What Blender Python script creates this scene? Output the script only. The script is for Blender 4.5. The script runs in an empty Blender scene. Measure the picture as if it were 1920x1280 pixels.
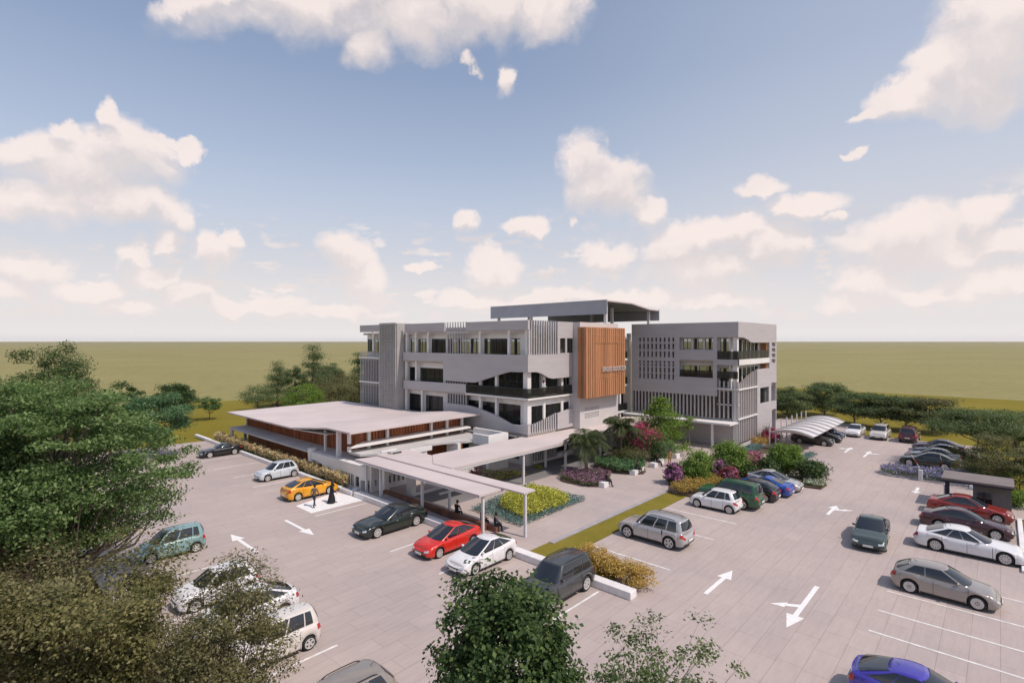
import bpy, math, random
import numpy as np
from mathutils import Vector, Matrix

S = bpy.context.scene
COL = S.collection
R = math.radians
PI = math.pi
H0, FPX, CA, SA = 12.8, 990.0, .6791, .7340        # camera height, focal length in photo pixels, heading

def G(px, py, z=0.0):
    """point of the world at height z that stands under a pixel of the 1920x1280 photograph"""
    d = (H0 - z) * FPX / (py - 640.0); l = (px - 960.0) / FPX * d
    return (CA * l + SA * d, -SA * l + CA * d)

# ------------------------------------------------------------------ objects
def tag(o, label=None, cat=None, group=None, kind=None):
    if label: o['label'] = label
    if cat: o['category'] = cat
    if group: o['group'] = group
    if kind: o['kind'] = kind
    return o

def empty(name, loc=(0, 0, 0), rz=0.0, label=None, cat=None, group=None):
    o = bpy.data.objects.new(name, None)
    o.location = loc; o.rotation_euler = (0, 0, rz); o.empty_display_size = .3
    COL.objects.link(o)
    return tag(o, label, cat, group)

def link_mesh(name, me, mats, parent=None, smooth=False):
    if not isinstance(mats, (list, tuple)): mats = [mats]
    for m in mats: me.materials.append(m)
    o = bpy.data.objects.new(name, me)
    COL.objects.link(o)
    if parent is not None: o.parent = parent
    if smooth and len(me.polygons):
        me.polygons.foreach_set('use_smooth', np.ones(len(me.polygons), dtype=bool))
    return o

def copy_tree(o, parent=None):
    c = o.copy(); COL.objects.link(c)
    if parent is not None: c.parent = parent
    for ch in list(o.children): copy_tree(ch, c)
    return c

class MB:
    """collects shapes for ONE mesh object"""
    def __init__(s): s.v = []; s.f = []; s.m = []
    def add(s, vs, fs, mi=0):
        b = len(s.v); s.v.extend([tuple(p) for p in vs])
        for f in fs: s.f.append(tuple(b + i for i in f)); s.m.append(mi)
    def box(s, x0, x1, y0, y1, z0, z1, mi=0):
        if x0 > x1: x0, x1 = x1, x0
        if y0 > y1: y0, y1 = y1, y0
        if z0 > z1: z0, z1 = z1, z0
        s.add([(x0,y0,z0),(x1,y0,z0),(x1,y1,z0),(x0,y1,z0),(x0,y0,z1),(x1,y0,z1),(x1,y1,z1),(x0,y1,z1)],
              [(0,3,2,1),(4,5,6,7),(0,1,5,4),(1,2,6,5),(2,3,7,6),(3,0,4,7)], mi)
    def prism(s, pts, off, mi=0):
        """planar polygon of 3-D points pushed along vector off"""
        n = len(pts); a = [Vector(p) for p in pts]; o = Vector(off)
        nrm = Vector((0, 0, 0))
        for i in range(n): nrm += a[i].cross(a[(i + 1) % n])
        if nrm.dot(o) > 0: a.reverse()
        b = [p + o for p in a]
        s.add(a + b, [tuple(range(n)), tuple(range(2 * n - 1, n - 1, -1))] +
              [(i, n + i, n + (i + 1) % n, (i + 1) % n) for i in range(n)], mi)
    def tube(s, pts, rad, n=8, mi=0, cap=True):
        pts = [Vector(p) for p in pts]; k = len(pts)
        if not hasattr(rad, '__len__'): rad = [rad] * k
        ref = None; rings = []
        for i in range(k):
            t = (pts[min(i + 1, k - 1)] - pts[max(i - 1, 0)])
            t = t.normalized() if t.length > 1e-9 else Vector((0, 0, 1))
            if ref is None: ref = t.orthogonal().normalized()
            u = (ref - t * ref.dot(t)); u = u.normalized() if u.length > 1e-6 else t.orthogonal().normalized()
            ref = u; w = t.cross(u)
            rings.append([pts[i] + (u * math.cos(2 * PI * j / n) + w * math.sin(2 * PI * j / n)) * rad[i] for j in range(n)])
        vs = [p for r in rings for p in r]; fs = []
        for i in range(k - 1):
            for j in range(n):
                fs.append((i*n+j, i*n+(j+1)%n, (i+1)*n+(j+1)%n, (i+1)*n+j))
        if cap: fs += [tuple(range(n - 1, -1, -1)), tuple((k - 1) * n + j for j in range(n))]
        s.add(vs, fs, mi)
    def lathe(s, prof, n=24, c=(0, 0, 0), axis='Z', mi=0):
        vs = []; k = len(prof)
        for (r, z) in prof:
            for j in range(n):
                a = 2 * PI * j / n; x, y = r * math.cos(a), r * math.sin(a)
                p = (x, y, z) if axis == 'Z' else (x, z, y)
                vs.append((c[0] + p[0], c[1] + p[1], c[2] + p[2]))
        fs = []
        for i in range(k - 1):
            for j in range(n):
                q = (i*n+j, i*n+(j+1)%n, (i+1)*n+(j+1)%n, (i+1)*n+j)
                fs.append(q if axis == 'Z' else q[::-1])
        s.add(vs, fs, mi)
    def ball(s, c, r, n=10, m=6, mi=0):
        rx, ry, rz = r if hasattr(r, '__len__') else (r, r, r)
        vs = []; fs = []
        for i in range(m + 1):
            t = PI * i / m
            for j in range(n):
                a = 2 * PI * j / n
                vs.append((c[0] + rx * math.sin(t) * math.cos(a), c[1] + ry * math.sin(t) * math.sin(a), c[2] - rz * math.cos(t)))
        for i in range(m):
            for j in range(n): fs.append((i*n+j, i*n+(j+1)%n, (i+1)*n+(j+1)%n, (i+1)*n+j))
        s.add(vs, fs, mi)
    def grid(s, P, mi=0, flip=False):
        a = len(P); b = len(P[0]); fs = []
        for i in range(a - 1):
            for j in range(b - 1):
                q = (i*b+j, i*b+j+1, (i+1)*b+j+1, (i+1)*b+j); fs.append(q[::-1] if flip else q)
        s.add([p for r in P for p in r], fs, mi)
    def build(s, name, mats, parent=None, smooth=False, bevel=0.0, weld=False):
        me = bpy.data.meshes.new(name); me.from_pydata(s.v, [], s.f)
        if any(s.m): me.polygons.foreach_set('material_index', s.m)
        if weld:
            import bmesh
            bm = bmesh.new(); bm.from_mesh(me); bmesh.ops.remove_doubles(bm, verts=bm.verts, dist=1e-4)
            bmesh.ops.recalc_face_normals(bm, faces=bm.faces); bm.to_mesh(me); bm.free()
        me.update()
        o = link_mesh(name, me, mats, parent, smooth)
        if bevel:
            b = o.modifiers.new('bevel', 'BEVEL'); b.width = bevel; b.segments = 2; b.limit_method = 'ANGLE'
        return o

# planes of a facade: u runs along it, z up, d into the building
def PX(x0): return lambda u, z, d=0.0: (x0 + d, u, z)
def PY(y0): return lambda u, z, d=0.0: (u, y0 + d, z)

def fbox(mb, F, u0, u1, z0, z1, d0, d1, mi=0):
    a = F(u0, z0, d0); b = F(u1, z1, d1)
    mb.box(a[0], b[0], a[1], b[1], a[2], b[2], mi)

def fpoly(mb, F, pts, d0, d1, mi=0):
    a = [F(u, z, d0) for u, z in pts]; o = Vector(F(0, 0, d1)) - Vector(F(0, 0, d0))
    mb.prism(a, o, mi)

def holed(mb, F, u0, u1, z0, z1, d0, d1, holes):
    """a wall with rectangular openings: one skin on either side and the reveals between"""
    us = sorted({u0, u1} | {h[i] for h in holes for i in (0, 1)}); zs = sorted({z0, z1} | {h[i] for h in holes for i in (2, 3)})
    us = [u for u in us if u0 - 1e-6 <= u <= u1 + 1e-6]; zs = [z for z in zs if z0 - 1e-6 <= z <= z1 + 1e-6]
    def solid(i, j):
        if i < 0 or j < 0 or i >= len(us) - 1 or j >= len(zs) - 1: return False
        cu, cz = (us[i] + us[i+1]) / 2, (zs[j] + zs[j+1]) / 2
        return not any(h[0] < cu < h[1] and h[2] < cz < h[3] for h in holes)
    for i in range(len(us) - 1):
        for j in range(len(zs) - 1):
            if not solid(i, j): continue
            a, b, c, d = us[i], us[i+1], zs[j], zs[j+1]
            for dd in (d0, d1): mb.add([F(a,c,dd),F(b,c,dd),F(b,d,dd),F(a,d,dd)], [(0,1,2,3)])
            if not solid(i-1, j): mb.add([F(a,c,d0),F(a,d,d0),F(a,d,d1),F(a,c,d1)], [(0,1,2,3)])
            if not solid(i+1, j): mb.add([F(b,c,d0),F(b,d,d0),F(b,d,d1),F(b,c,d1)], [(0,1,2,3)])
            if not solid(i, j-1): mb.add([F(a,c,d0),F(b,c,d0),F(b,c,d1),F(a,c,d1)], [(0,1,2,3)])
            if not solid(i, j+1): mb.add([F(a,d,d0),F(b,d,d0),F(b,d,d1),F(a,d,d1)], [(0,1,2,3)])

# ------------------------------------------------------------------ materials
MATS = {}
def nodes_of(name):
    m = bpy.data.materials.new(name); m.use_nodes = True
    nt = m.node_tree; nt.nodes.clear()
    out = nt.nodes.new('ShaderNodeOutputMaterial'); bs = nt.nodes.new('ShaderNodeBsdfPrincipled')
    nt.links.new(bs.outputs[0], out.inputs[0]); MATS[name] = m
    return m, nt, bs, out

def N(nt, t, **kw):
    n = nt.nodes.new(t)
    for k, v in kw.items():
        if k.startswith('i_'): n.inputs[k[2:].replace('_', ' ')].default_value = v
        else: setattr(n, k, v)
    return n

def ramp(nt, fac, stops):
    r = nt.nodes.new('ShaderNodeValToRGB'); nt.links.new(fac, r.inputs[0])
    e = r.color_ramp.elements
    while len(e) < len(stops): e.new(.5)
    for i, (p, c) in enumerate(stops): e[i].position = p; e[i].color = (*c, 1)
    return r.outputs[0]

def simple(name, c, rough=.6, metal=0.0, var=.06, scale=1.2, bump=0.0, bscale=30, coat=0.0, spec=.5, stretch=None):
    """one base colour broken up by soft wear"""
    m, nt, bs, out = nodes_of(name)
    tc = N(nt, 'ShaderNodeTexCoord'); src = tc.outputs['Object']
    if stretch:
        mp = N(nt, 'ShaderNodeMapping'); mp.inputs['Scale'].default_value = stretch
        nt.links.new(src, mp.inputs[0]); src = mp.outputs[0]
    if var:
        no = N(nt, 'ShaderNodeTexNoise'); no.inputs['Scale'].default_value = scale; no.inputs['Detail'].default_value = 6
        nt.links.new(src, no.inputs['Vector'])
        lo = tuple(max(0, x * (1 - var * 1.6)) for x in c); hi = tuple(min(1, x * (1 + var * 1.6)) for x in c)
        nt.links.new(ramp(nt, no.outputs[0], [(.28, lo), (.72, hi)]), bs.inputs['Base Color'])
    else: bs.inputs['Base Color'].default_value = (*c, 1)
    bs.inputs['Roughness'].default_value = rough; bs.inputs['Metallic'].default_value = metal
    bs.inputs['Coat Weight'].default_value = coat; bs.inputs['Coat Roughness'].default_value = .04
    bs.inputs['Specular IOR Level'].default_value = spec
    if bump:
        b = N(nt, 'ShaderNodeBump'); b.inputs['Strength'].default_value = bump; b.inputs['Distance'].default_value = .02
        n2 = N(nt, 'ShaderNodeTexNoise'); n2.inputs['Scale'].default_value = bscale; n2.inputs['Detail'].default_value = 4
        nt.links.new(src, n2.inputs['Vector']); nt.links.new(n2.outputs[0], b.inputs['Height']); nt.links.new(b.outputs[0], bs.inputs['Normal'])
    return m

def leaf_mat(name, c1, c2, c3=None, trans=.3, rough=.55):
    """each leaf gets its own green; light passes through thin leaves"""
    m, nt, bs, out = nodes_of(name)
    ge = N(nt, 'ShaderNodeNewGeometry')
    st = [(0.0, c1), (.62, c2), (1.0, c3 or c2)]
    col = ramp(nt, ge.outputs['Random Per Island'], st)
    nt.links.new(col, bs.inputs['Base Color']); bs.inputs['Roughness'].default_value = rough
    bs.inputs['Specular IOR Level'].default_value = .25
    tr = N(nt, 'ShaderNodeBsdfTranslucent'); mx = N(nt, 'ShaderNodeMixShader'); mx.inputs[0].default_value = trans
    hs = N(nt, 'ShaderNodeHueSaturation'); hs.inputs['Value'].default_value = 1.25; hs.inputs['Saturation'].default_value = 1.1
    nt.links.new(col, hs.inputs['Color']); nt.links.new(hs.outputs[0], tr.inputs[0])
    nt.links.new(bs.outputs[0], mx.inputs[1]); nt.links.new(tr.outputs[0], mx.inputs[2]); nt.links.new(mx.outputs[0], out.inputs[0])
    return m

def glass_mat(name, tint, clear, rough=.02):
    m, nt, bs, out = nodes_of(name)
    bs.inputs['Base Color'].default_value = (*tint, 1); bs.inputs['Roughness'].default_value = rough
    bs.inputs['Specular IOR Level'].default_value = .6
    tr = N(nt, 'ShaderNodeBsdfTransparent'); tr.inputs[0].default_value = (.75, .8, .78, 1)
    mx = N(nt, 'ShaderNodeMixShader'); mx.inputs[0].default_value = clear
    nt.links.new(bs.outputs[0], mx.inputs[1]); nt.links.new(tr.outputs[0], mx.inputs[2]); nt.links.new(mx.outputs[0], out.inputs[0])
    return m

def paver_mat(name, base, bw, bh, rot=0.0):
    m, nt, bs, out = nodes_of(name)
    tc = N(nt, 'ShaderNodeTexCoord'); mp = N(nt, 'ShaderNodeMapping'); mp.inputs['Rotation'].default_value = (0, 0, rot)
    nt.links.new(tc.outputs['Object'], mp.inputs[0])
    wn = N(nt, 'ShaderNodeTexNoise'); wn.inputs['Scale'].default_value = .35; nt.links.new(mp.outputs[0], wn.inputs['Vector'])
    br = N(nt, 'ShaderNodeTexBrick'); br.offset = .37; br.squash = 1.4; br.squash_frequency = 3
    br.inputs['Scale'].default_value = 1; br.inputs['Brick Width'].default_value = bw; br.inputs['Row Height'].default_value = bh
    br.inputs['Mortar Size'].default_value = .012; br.inputs['Mortar Smooth'].default_value = .3; br.inputs['Bias'].default_value = -.1
    b1 = tuple(x * .965 for x in base); b2 = tuple(min(1, x * 1.03) for x in base); mo = tuple(x * .70 for x in base)
    br.inputs['Color1'].default_value = (*b1, 1); br.inputs['Color2'].default_value = (*b2, 1); br.inputs['Mortar'].default_value = (*mo, 1)
    nt.links.new(mp.outputs[0], br.inputs['Vector'])
    # fine grain, long stains and soft patches
    n1 = N(nt, 'ShaderNodeTexNoise'); n1.inputs['Scale'].default_value = .16; n1.inputs['Detail'].default_value = 5
    n2 = N(nt, 'ShaderNodeTexNoise'); n2.inputs['Scale'].default_value = 2.3; n2.inputs['Detail'].default_value = 8; n2.inputs['Roughness'].default_value = .7
    m2 = N(nt, 'ShaderNodeMapping'); m2.inputs['Scale'].default_value = (.35, 2.2, 1)
    nt.links.new(tc.outputs['Object'], n1.inputs['Vector']); nt.links.new(tc.outputs['Object'], m2.inputs[0]); nt.links.new(m2.outputs[0], n2.inputs['Vector'])
    c1 = ramp(nt, n1.outputs[0], [(.3, (.90, .90, .92)), (.7, (1.06, 1.05, 1.03))])
    c2 = ramp(nt, n2.outputs[0], [(.25, (.88, .87, .88)), (.55, (1, 1, 1)), (.8, (1.07, 1.07, 1.06))])
    x1 = N(nt, 'ShaderNodeMix', data_type='RGBA', blend_type='MULTIPLY'); x1.inputs[0].default_value = 1
    nt.links.new(br.outputs[0], x1.inputs[6]); nt.links.new(c1, x1.inputs[7])
    x2 = N(nt, 'ShaderNodeMix', data_type='RGBA', blend_type='MULTIPLY'); x2.inputs[0].default_value = 1
    nt.links.new(x1.outputs[2], x2.inputs[6]); nt.links.new(c2, x2.inputs[7]); nt.links.new(x2.outputs[2], bs.inputs['Base Color'])
    bs.inputs['Roughness'].default_value = .8
    bp = N(nt, 'ShaderNodeBump'); bp.inputs['Strength'].default_value = .35; bp.inputs['Distance'].default_value = .01
    nt.links.new(br.outputs['Fac'], bp.inputs['Height']); bp.invert = True; nt.links.new(bp.outputs[0], bs.inputs['Normal'])
    return m

def grass_mat(name, c1, c2, c3, s1=.05, s2=1.4):
    m, nt, bs, out = nodes_of(name)
    tc = N(nt, 'ShaderNodeTexCoord')
    n1 = N(nt, 'ShaderNodeTexNoise'); n1.inputs['Scale'].default_value = s1; n1.inputs['Detail'].default_value = 7
    n2 = N(nt, 'ShaderNodeTexNoise'); n2.inputs['Scale'].default_value = s2; n2.inputs['Detail'].default_value = 8; n2.inputs['Roughness'].default_value = .75
    for n in (n1, n2): nt.links.new(tc.outputs['Object'], n.inputs['Vector'])
    a = ramp(nt, n1.outputs[0], [(.32, c1), (.5, c2), (.7, c3)])
    b = ramp(nt, n2.outputs[0], [(.2, (.72, .72, .7)), (.8, (1.25, 1.25, 1.2))])
    x = N(nt, 'ShaderNodeMix', data_type='RGBA', blend_type='MULTIPLY'); x.inputs[0].default_value = 1
    nt.links.new(a, x.inputs[6]); nt.links.new(b, x.inputs[7]); nt.links.new(x.outputs[2], bs.inputs['Base Color'])
    bs.inputs['Roughness'].default_value = .95; bs.inputs['Specular IOR Level'].default_value = .1
    return m

def wood_mat(name, c, vertical=True, slat=.16):
    """timber boards: a slightly different tone for each board and grain along it"""
    m, nt, bs, out = nodes_of(name)
    tc = N(nt, 'ShaderNodeTexCoord'); sx = N(nt, 'ShaderNodeSeparateXYZ'); nt.links.new(tc.outputs['Object'], sx.inputs[0])
    ad = N(nt, 'ShaderNodeMath', operation='ADD'); nt.links.new(sx.outputs[0], ad.inputs[0]); nt.links.new(sx.outputs[1], ad.inputs[1])
    dv = N(nt, 'ShaderNodeMath', operation='DIVIDE'); nt.links.new(ad.outputs[0] if vertical else sx.outputs[2], dv.inputs[0]); dv.inputs[1].default_value = slat
    fl = N(nt, 'ShaderNodeMath', operation='FLOOR'); nt.links.new(dv.outputs[0], fl.inputs[0])
    wn = N(nt, 'ShaderNodeTexWhiteNoise', noise_dimensions='1D'); nt.links.new(fl.outputs[0], wn.inputs['W'])
    col = ramp(nt, wn.outputs[0], [(0, tuple(x * .72 for x in c)), (1, tuple(min(1, x * 1.25) for x in c))])
    mp = N(nt, 'ShaderNodeMapping'); mp.inputs['Scale'].default_value = (14, 14, .8) if vertical else (.8, .8, 14)
    no = N(nt, 'ShaderNodeTexNoise'); no.inputs['Scale'].default_value = 1.5; no.inputs['Detail'].default_value = 5
    nt.links.new(tc.outputs['Object'], mp.inputs[0]); nt.links.new(mp.outputs[0], no.inputs['Vector'])
    g = ramp(nt, no.outputs[0], [(.3, (.78, .76, .74)), (.7, (1.1, 1.1, 1.1))])
    x = N(nt, 'ShaderNodeMix', data_type='RGBA', blend_type='MULTIPLY'); x.inputs[0].default_value = 1
    nt.links.new(col, x.inputs[6]); nt.links.new(g, x.inputs[7]); nt.links.new(x.outputs[2], bs.inputs['Base Color'])
    bs.inputs['Roughness'].default_value = .55
    return m

def paint(name, c, metal=.0, rough=.28):
    return simple(name, c, rough, metal, var=.03, scale=4, coat=.8)

M = dict(
 wall=simple('grey_render', (.46,.43,.435), .85, var=.04, scale=.8, bump=.55, bscale=2.4, stretch=(.5,.5,2.6)),
 white=simple('white_render', (.74,.72,.70), .8, var=.03, scale=.9, bump=.1, bscale=12),
 palewall=simple('pale_grey_render', (.55,.52,.515), .8, var=.03, scale=.9, bump=.1, bscale=12),
 roof=simple('white_roof_sheet', (.59,.512,.495), .7, var=.045, scale=.35, bump=.06, bscale=4),
 roofgrey=simple('grey_roof_screed', (.50,.48,.47), .85, var=.08, scale=.4),
 fascia=simple('blue_grey_cladding', (.31,.315,.345), .6, var=.04, scale=.5),
 soffit=simple('dark_soffit', (.16,.16,.165), .8, var=.05),
 fin=simple('pale_metal_fin', (.44,.42,.42), .5, var=.04, scale=2),
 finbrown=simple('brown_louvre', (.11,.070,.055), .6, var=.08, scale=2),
 mesh=simple('grey_mesh_screen', (.40,.385,.37), .7, var=.06, scale=1),
 frame=simple('black_window_frame', (.03,.03,.033), .4, var=.0),
 inner=simple('interior_plaster', (.45,.42,.38), .9, var=.05),
 floor=simple('interior_floor', (.24,.21,.18), .7, var=.06),
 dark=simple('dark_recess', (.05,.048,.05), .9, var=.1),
 pane=glass_mat('window_glass', (.02,.022,.026), .45),
 rail=glass_mat('railing_glass', (.018,.017,.018), .42, .25),
 orange=wood_mat('orange_timber', (.50,.235,.115), True, .21),
 teak=wood_mat('red_brown_timber', (.40,.135,.055), True, .28),
 deck=wood_mat('brown_ramp_timber', (.17,.075,.045), True, .3),
 letter=simple('letter_silver', (.72,.70,.70), .35, .3, var=0),
 paver=paver_mat('car_park_pavers', (.46,.388,.36), 1.9, .95),
 plaza=paver_mat('plaza_pavers', (.47,.398,.37), 2.4, 1.2, R(90)), greypath=paver_mat('grey_path_pavers', (.215,.21,.215), 1.6, .8),
 kerb=simple('white_kerb', (.74,.72,.72), .75, var=.06, scale=2.5),
 kerbgrey=simple('grey_kerb', (.36,.34,.35), .85, var=.08, scale=2),
 paintw=simple('road_paint', (.80,.79,.78), .8, var=.07, scale=5),
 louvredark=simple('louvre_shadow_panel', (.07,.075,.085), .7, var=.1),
 line=simple('worn_line_paint', (.72,.70,.68), .8, var=.12, scale=3),
 lawn=grass_mat('lawn_grass', (.175,.145,.018), (.20,.165,.022), (.225,.18,.03), .06, 2.5),
 verge=grass_mat('verge_grass', (.17,.15,.025), (.205,.17,.03), (.23,.19,.04), .4, 5),
 field=grass_mat('dry_field', (.25,.225,.095), (.27,.243,.107), (.295,.26,.12), .012, .3),
 mulch=grass_mat('red_mulch', (.10,.045,.03), (.16,.065,.04), (.22,.10,.06), .8, 6),
 soil=simple('bed_soil', (.09,.065,.045), .95, var=.2, scale=4),
 bark=simple('tree_bark', (.11,.085,.065), .9, var=.2, scale=6, bump=.5, bscale=18, stretch=(1,1,.25)),
 barkpale=simple('pale_bark', (.20,.17,.14), .9, var=.2, scale=6, bump=.5, bscale=18, stretch=(1,1,.25)),
 tyre=simple('tyre_rubber', (.018,.018,.019), .8, var=.1),
 rim=simple('alloy_rim', (.62,.61,.60), .35, .35, var=.02),
 rimgap=simple('wheel_disc_dark', (.05,.05,.052), .6, var=0),
 plastic=simple('black_trim', (.022,.022,.024), .55, var=.05),
 carglass=simple('car_glass', (.018,.022,.028), .03, var=0, coat=.3, spec=.7),
 lamp=simple('headlamp_lens', (.62,.64,.66), .08, .2, var=0, coat=.6),
 tail=simple('tail_lamp_red', (.42,.02,.018), .15, var=0, coat=.5),
 plate=simple('number_plate', (.75,.75,.70), .4, var=0),
 chrome=simple('chrome_trim', (.6,.6,.6), .18, .9, var=0),
 skin=simple('skin', (.30,.16,.10), .6, var=.03), hair=simple('black_hair', (.012,.010,.010), .6, var=0),
 cl_black=simple('black_cloth', (.014,.013,.016), .9, var=.1), cl_navy=simple('navy_cloth', (.03,.035,.06), .9, var=.1),
 cl_grey=simple('grey_cloth', (.12,.12,.13), .9, var=.1), cl_white=simple('white_cloth', (.62,.62,.62), .9, var=.04),
 cl_tan=simple('tan_cloth', (.45,.28,.12), .9, var=.06), cl_maroon=simple('maroon_cloth', (.10,.02,.025), .9, var=.06),
 tent=simple('white_membrane', (.68,.66,.66), .6, var=.02, scale=.6),
 hut=simple('dark_hut_render', (.135,.125,.12), .85, var=.08, scale=2), screenback=simple('brown_grey_screen', (.235,.195,.18), .8, var=.06), hutroof=simple('hut_roof', (.20,.17,.165), .8, var=.08),
 hutpost=simple('black_post', (.012,.012,.03), .5, var=0),
 redp=simple('red_band', (.5,.03,.02), .5, var=0), steel=simple('painted_steel', (.62,.61,.62), .5, var=.03),
)
LEAF = dict(
 green=leaf_mat('broad_leaf_green', (0.064, 0.116, 0.035), (0.132, 0.215, 0.068), (0.297, 0.396, 0.165), .45),
 deep=leaf_mat('deep_green_leaf', (0.029, 0.058, 0.018), (0.065, 0.114, 0.034), (0.156, 0.221, 0.072), .32),
 olive=leaf_mat('olive_leaf', (0.090, 0.092, 0.037), (0.172, 0.165, 0.073), (0.290, 0.264, 0.132), .35),
 brown=leaf_mat('brown_green_leaf', (0.095, 0.101, 0.036), (0.185, 0.179, 0.067), (0.325, 0.302, 0.134), .42),
 blue=leaf_mat('blue_green_leaf', (.06,.13,.055), (.125,.23,.10), (.22,.34,.18), .42),
 dusk=leaf_mat('grey_green_leaf', (.06,.10,.035), (.13,.18,.07), (.25,.30,.14), .42),
 dry=leaf_mat('dry_khaki_leaf', (.09,.10,.042), (.17,.175,.075), (.27,.26,.12), .4),
 bright=leaf_mat('bright_green_leaf', (0.096, 0.164, 0.027), (0.178, 0.280, 0.055), (0.300, 0.410, 0.096), .42),
 palm=leaf_mat('palm_frond', (0.027, 0.045, 0.015), (0.056, 0.077, 0.025), (0.106, 0.125, 0.044)),
 pink=leaf_mat('magenta_bract', (.30,.02,.08), (.50,.045,.15), (.62,.12,.25)),
 mauve=leaf_mat('mauve_bloom', (.20,.07,.16), (.34,.14,.27), (.5,.28,.42)),
 rose=leaf_mat('dusty_pink_bloom', (.28,.08,.13), (.42,.16,.22), (.55,.3,.34)),
 lilac=leaf_mat('lilac_bloom', (.20,.18,.36), (.34,.30,.52), (.5,.46,.62)),
 yellow=leaf_mat('yellow_bloom', (.30,.33,.05), (.50,.50,.08), (.66,.62,.15)),
 gold=leaf_mat('golden_plume', (.36,.24,.05), (.55,.38,.10), (.66,.5,.2)),
 straw=leaf_mat('straw_plume', (.5,.38,.2), (.68,.53,.32), (.78,.66,.44), .4),
 teal=leaf_mat('blue_green_cover', (.08,.16,.15), (.16,.27,.25), (.26,.36,.33), .4),
 red=leaf_mat('red_brown_leaf', (.12,.03,.03), (.22,.06,.05), (.30,.11,.09)),
 white=leaf_mat('cream_bloom', (.45,.45,.36), (.6,.6,.5), (.7,.7,.62)),
)
# ------------------------------------------------------------------ camera, sun, sky
cam = bpy.data.cameras.new('camera'); co = bpy.data.objects.new('camera', cam); COL.objects.link(co)
cam.sensor_width = 36; cam.sensor_fit = 'HORIZONTAL'; cam.lens = 990 / 1920 * 36; cam.clip_start = .1; cam.clip_end = 120000
co.location = (0, 0, H0); co.rotation_euler = (R(90), 0, math.atan2(CA, SA) - R(90))
S.camera = co
S.render.resolution_x, S.render.resolution_y = 1024, 682

ELEV, AZX, AZY = R(54), .14, -.99
hz = math.hypot(AZX, AZY); sv = Vector((AZX / hz * math.cos(ELEV), AZY / hz * math.cos(ELEV), math.sin(ELEV)))
sun = bpy.data.lights.new('sun', 'SUN'); sun.energy = 3.3; sun.angle = R(.6); sun.color = (1.0, .875, .775)
so = bpy.data.objects.new('sun', sun); COL.objects.link(so); so.rotation_euler = sv.to_track_quat('Z', 'Y').to_euler(); so.location = (60, -30, 80)

W = bpy.data.worlds.new('World'); S.world = W; W.use_nodes = True
nt = W.node_tree; nt.nodes.clear()
wo = nt.nodes.new('ShaderNodeOutputWorld')
sky = N(nt, 'ShaderNodeTexSky', sky_type='NISHITA', sun_disc=False, sun_elevation=ELEV, sun_rotation=math.atan2(sv.x, sv.y))
sky.air_density = 1.0; sky.dust_density = 1.2; sky.ozone_density = 1.3; sky.altitude = 100
bg1 = nt.nodes.new('ShaderNodeBackground'); bg1.inputs[1].default_value = .15
tc = nt.nodes.new('ShaderNodeTexCoord'); DIR = tc.outputs['Generated']
def mth(op, a, b=None, c=None, clamp=False):
    n = nt.nodes.new('ShaderNodeMath'); n.operation = op; n.use_clamp = clamp
    for i, x in enumerate((a, b, c)):
        if x is None: continue
        if isinstance(x, (int, float)): n.inputs[i].default_value = x
        else: nt.links.new(x, n.inputs[i])
    return n.outputs[0]
def sstep(x, a, b, lo=0.0, hi=1.0):
    n = nt.nodes.new('ShaderNodeMapRange'); n.interpolation_type = 'SMOOTHSTEP'
    nt.links.new(x, n.inputs[0])
    for i, v in zip((1, 2, 3, 4), (a, b, lo, hi)): n.inputs[i].default_value = v
    return n.outputs[0]
def noise(vec, scale, detail=6, rough=.6, col=False):
    n = nt.nodes.new('ShaderNodeTexNoise'); n.inputs['Scale'].default_value = scale
    n.inputs['Detail'].default_value = detail; n.inputs['Roughness'].default_value = rough
    nt.links.new(vec, n.inputs['Vector']); return n.outputs['Color' if col else 'Fac']
def vmath(op, a, b=None, scale=None):
    n = nt.nodes.new('ShaderNodeVectorMath'); n.operation = op
    for i, x in enumerate((a, b)):
        if x is None: continue
        if isinstance(x, (tuple, list, Vector)): n.inputs[i].default_value = tuple(x)
        else: nt.links.new(x, n.inputs[i])
    if scale is not None: n.inputs['Scale'].default_value = scale
    return n.outputs['Value' if op == 'DOT_PRODUCT' else 'Vector']
def mixc(f, a, b):
    n = nt.nodes.new('ShaderNodeMix'); n.data_type = 'RGBA'
    if isinstance(f, float): n.inputs[0].default_value = f
    else: nt.links.new(f, n.inputs[0])
    for i, x in ((6, a), (7, b)):
        if isinstance(x, tuple): n.inputs[i].default_value = (*x, 1)
        else: nt.links.new(x, n.inputs[i])
    return n.outputs[2]
sep = nt.nodes.new('ShaderNodeSeparateXYZ'); nt.links.new(DIR, sep.inputs[0]); EL = sep.outputs[2]
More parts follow.
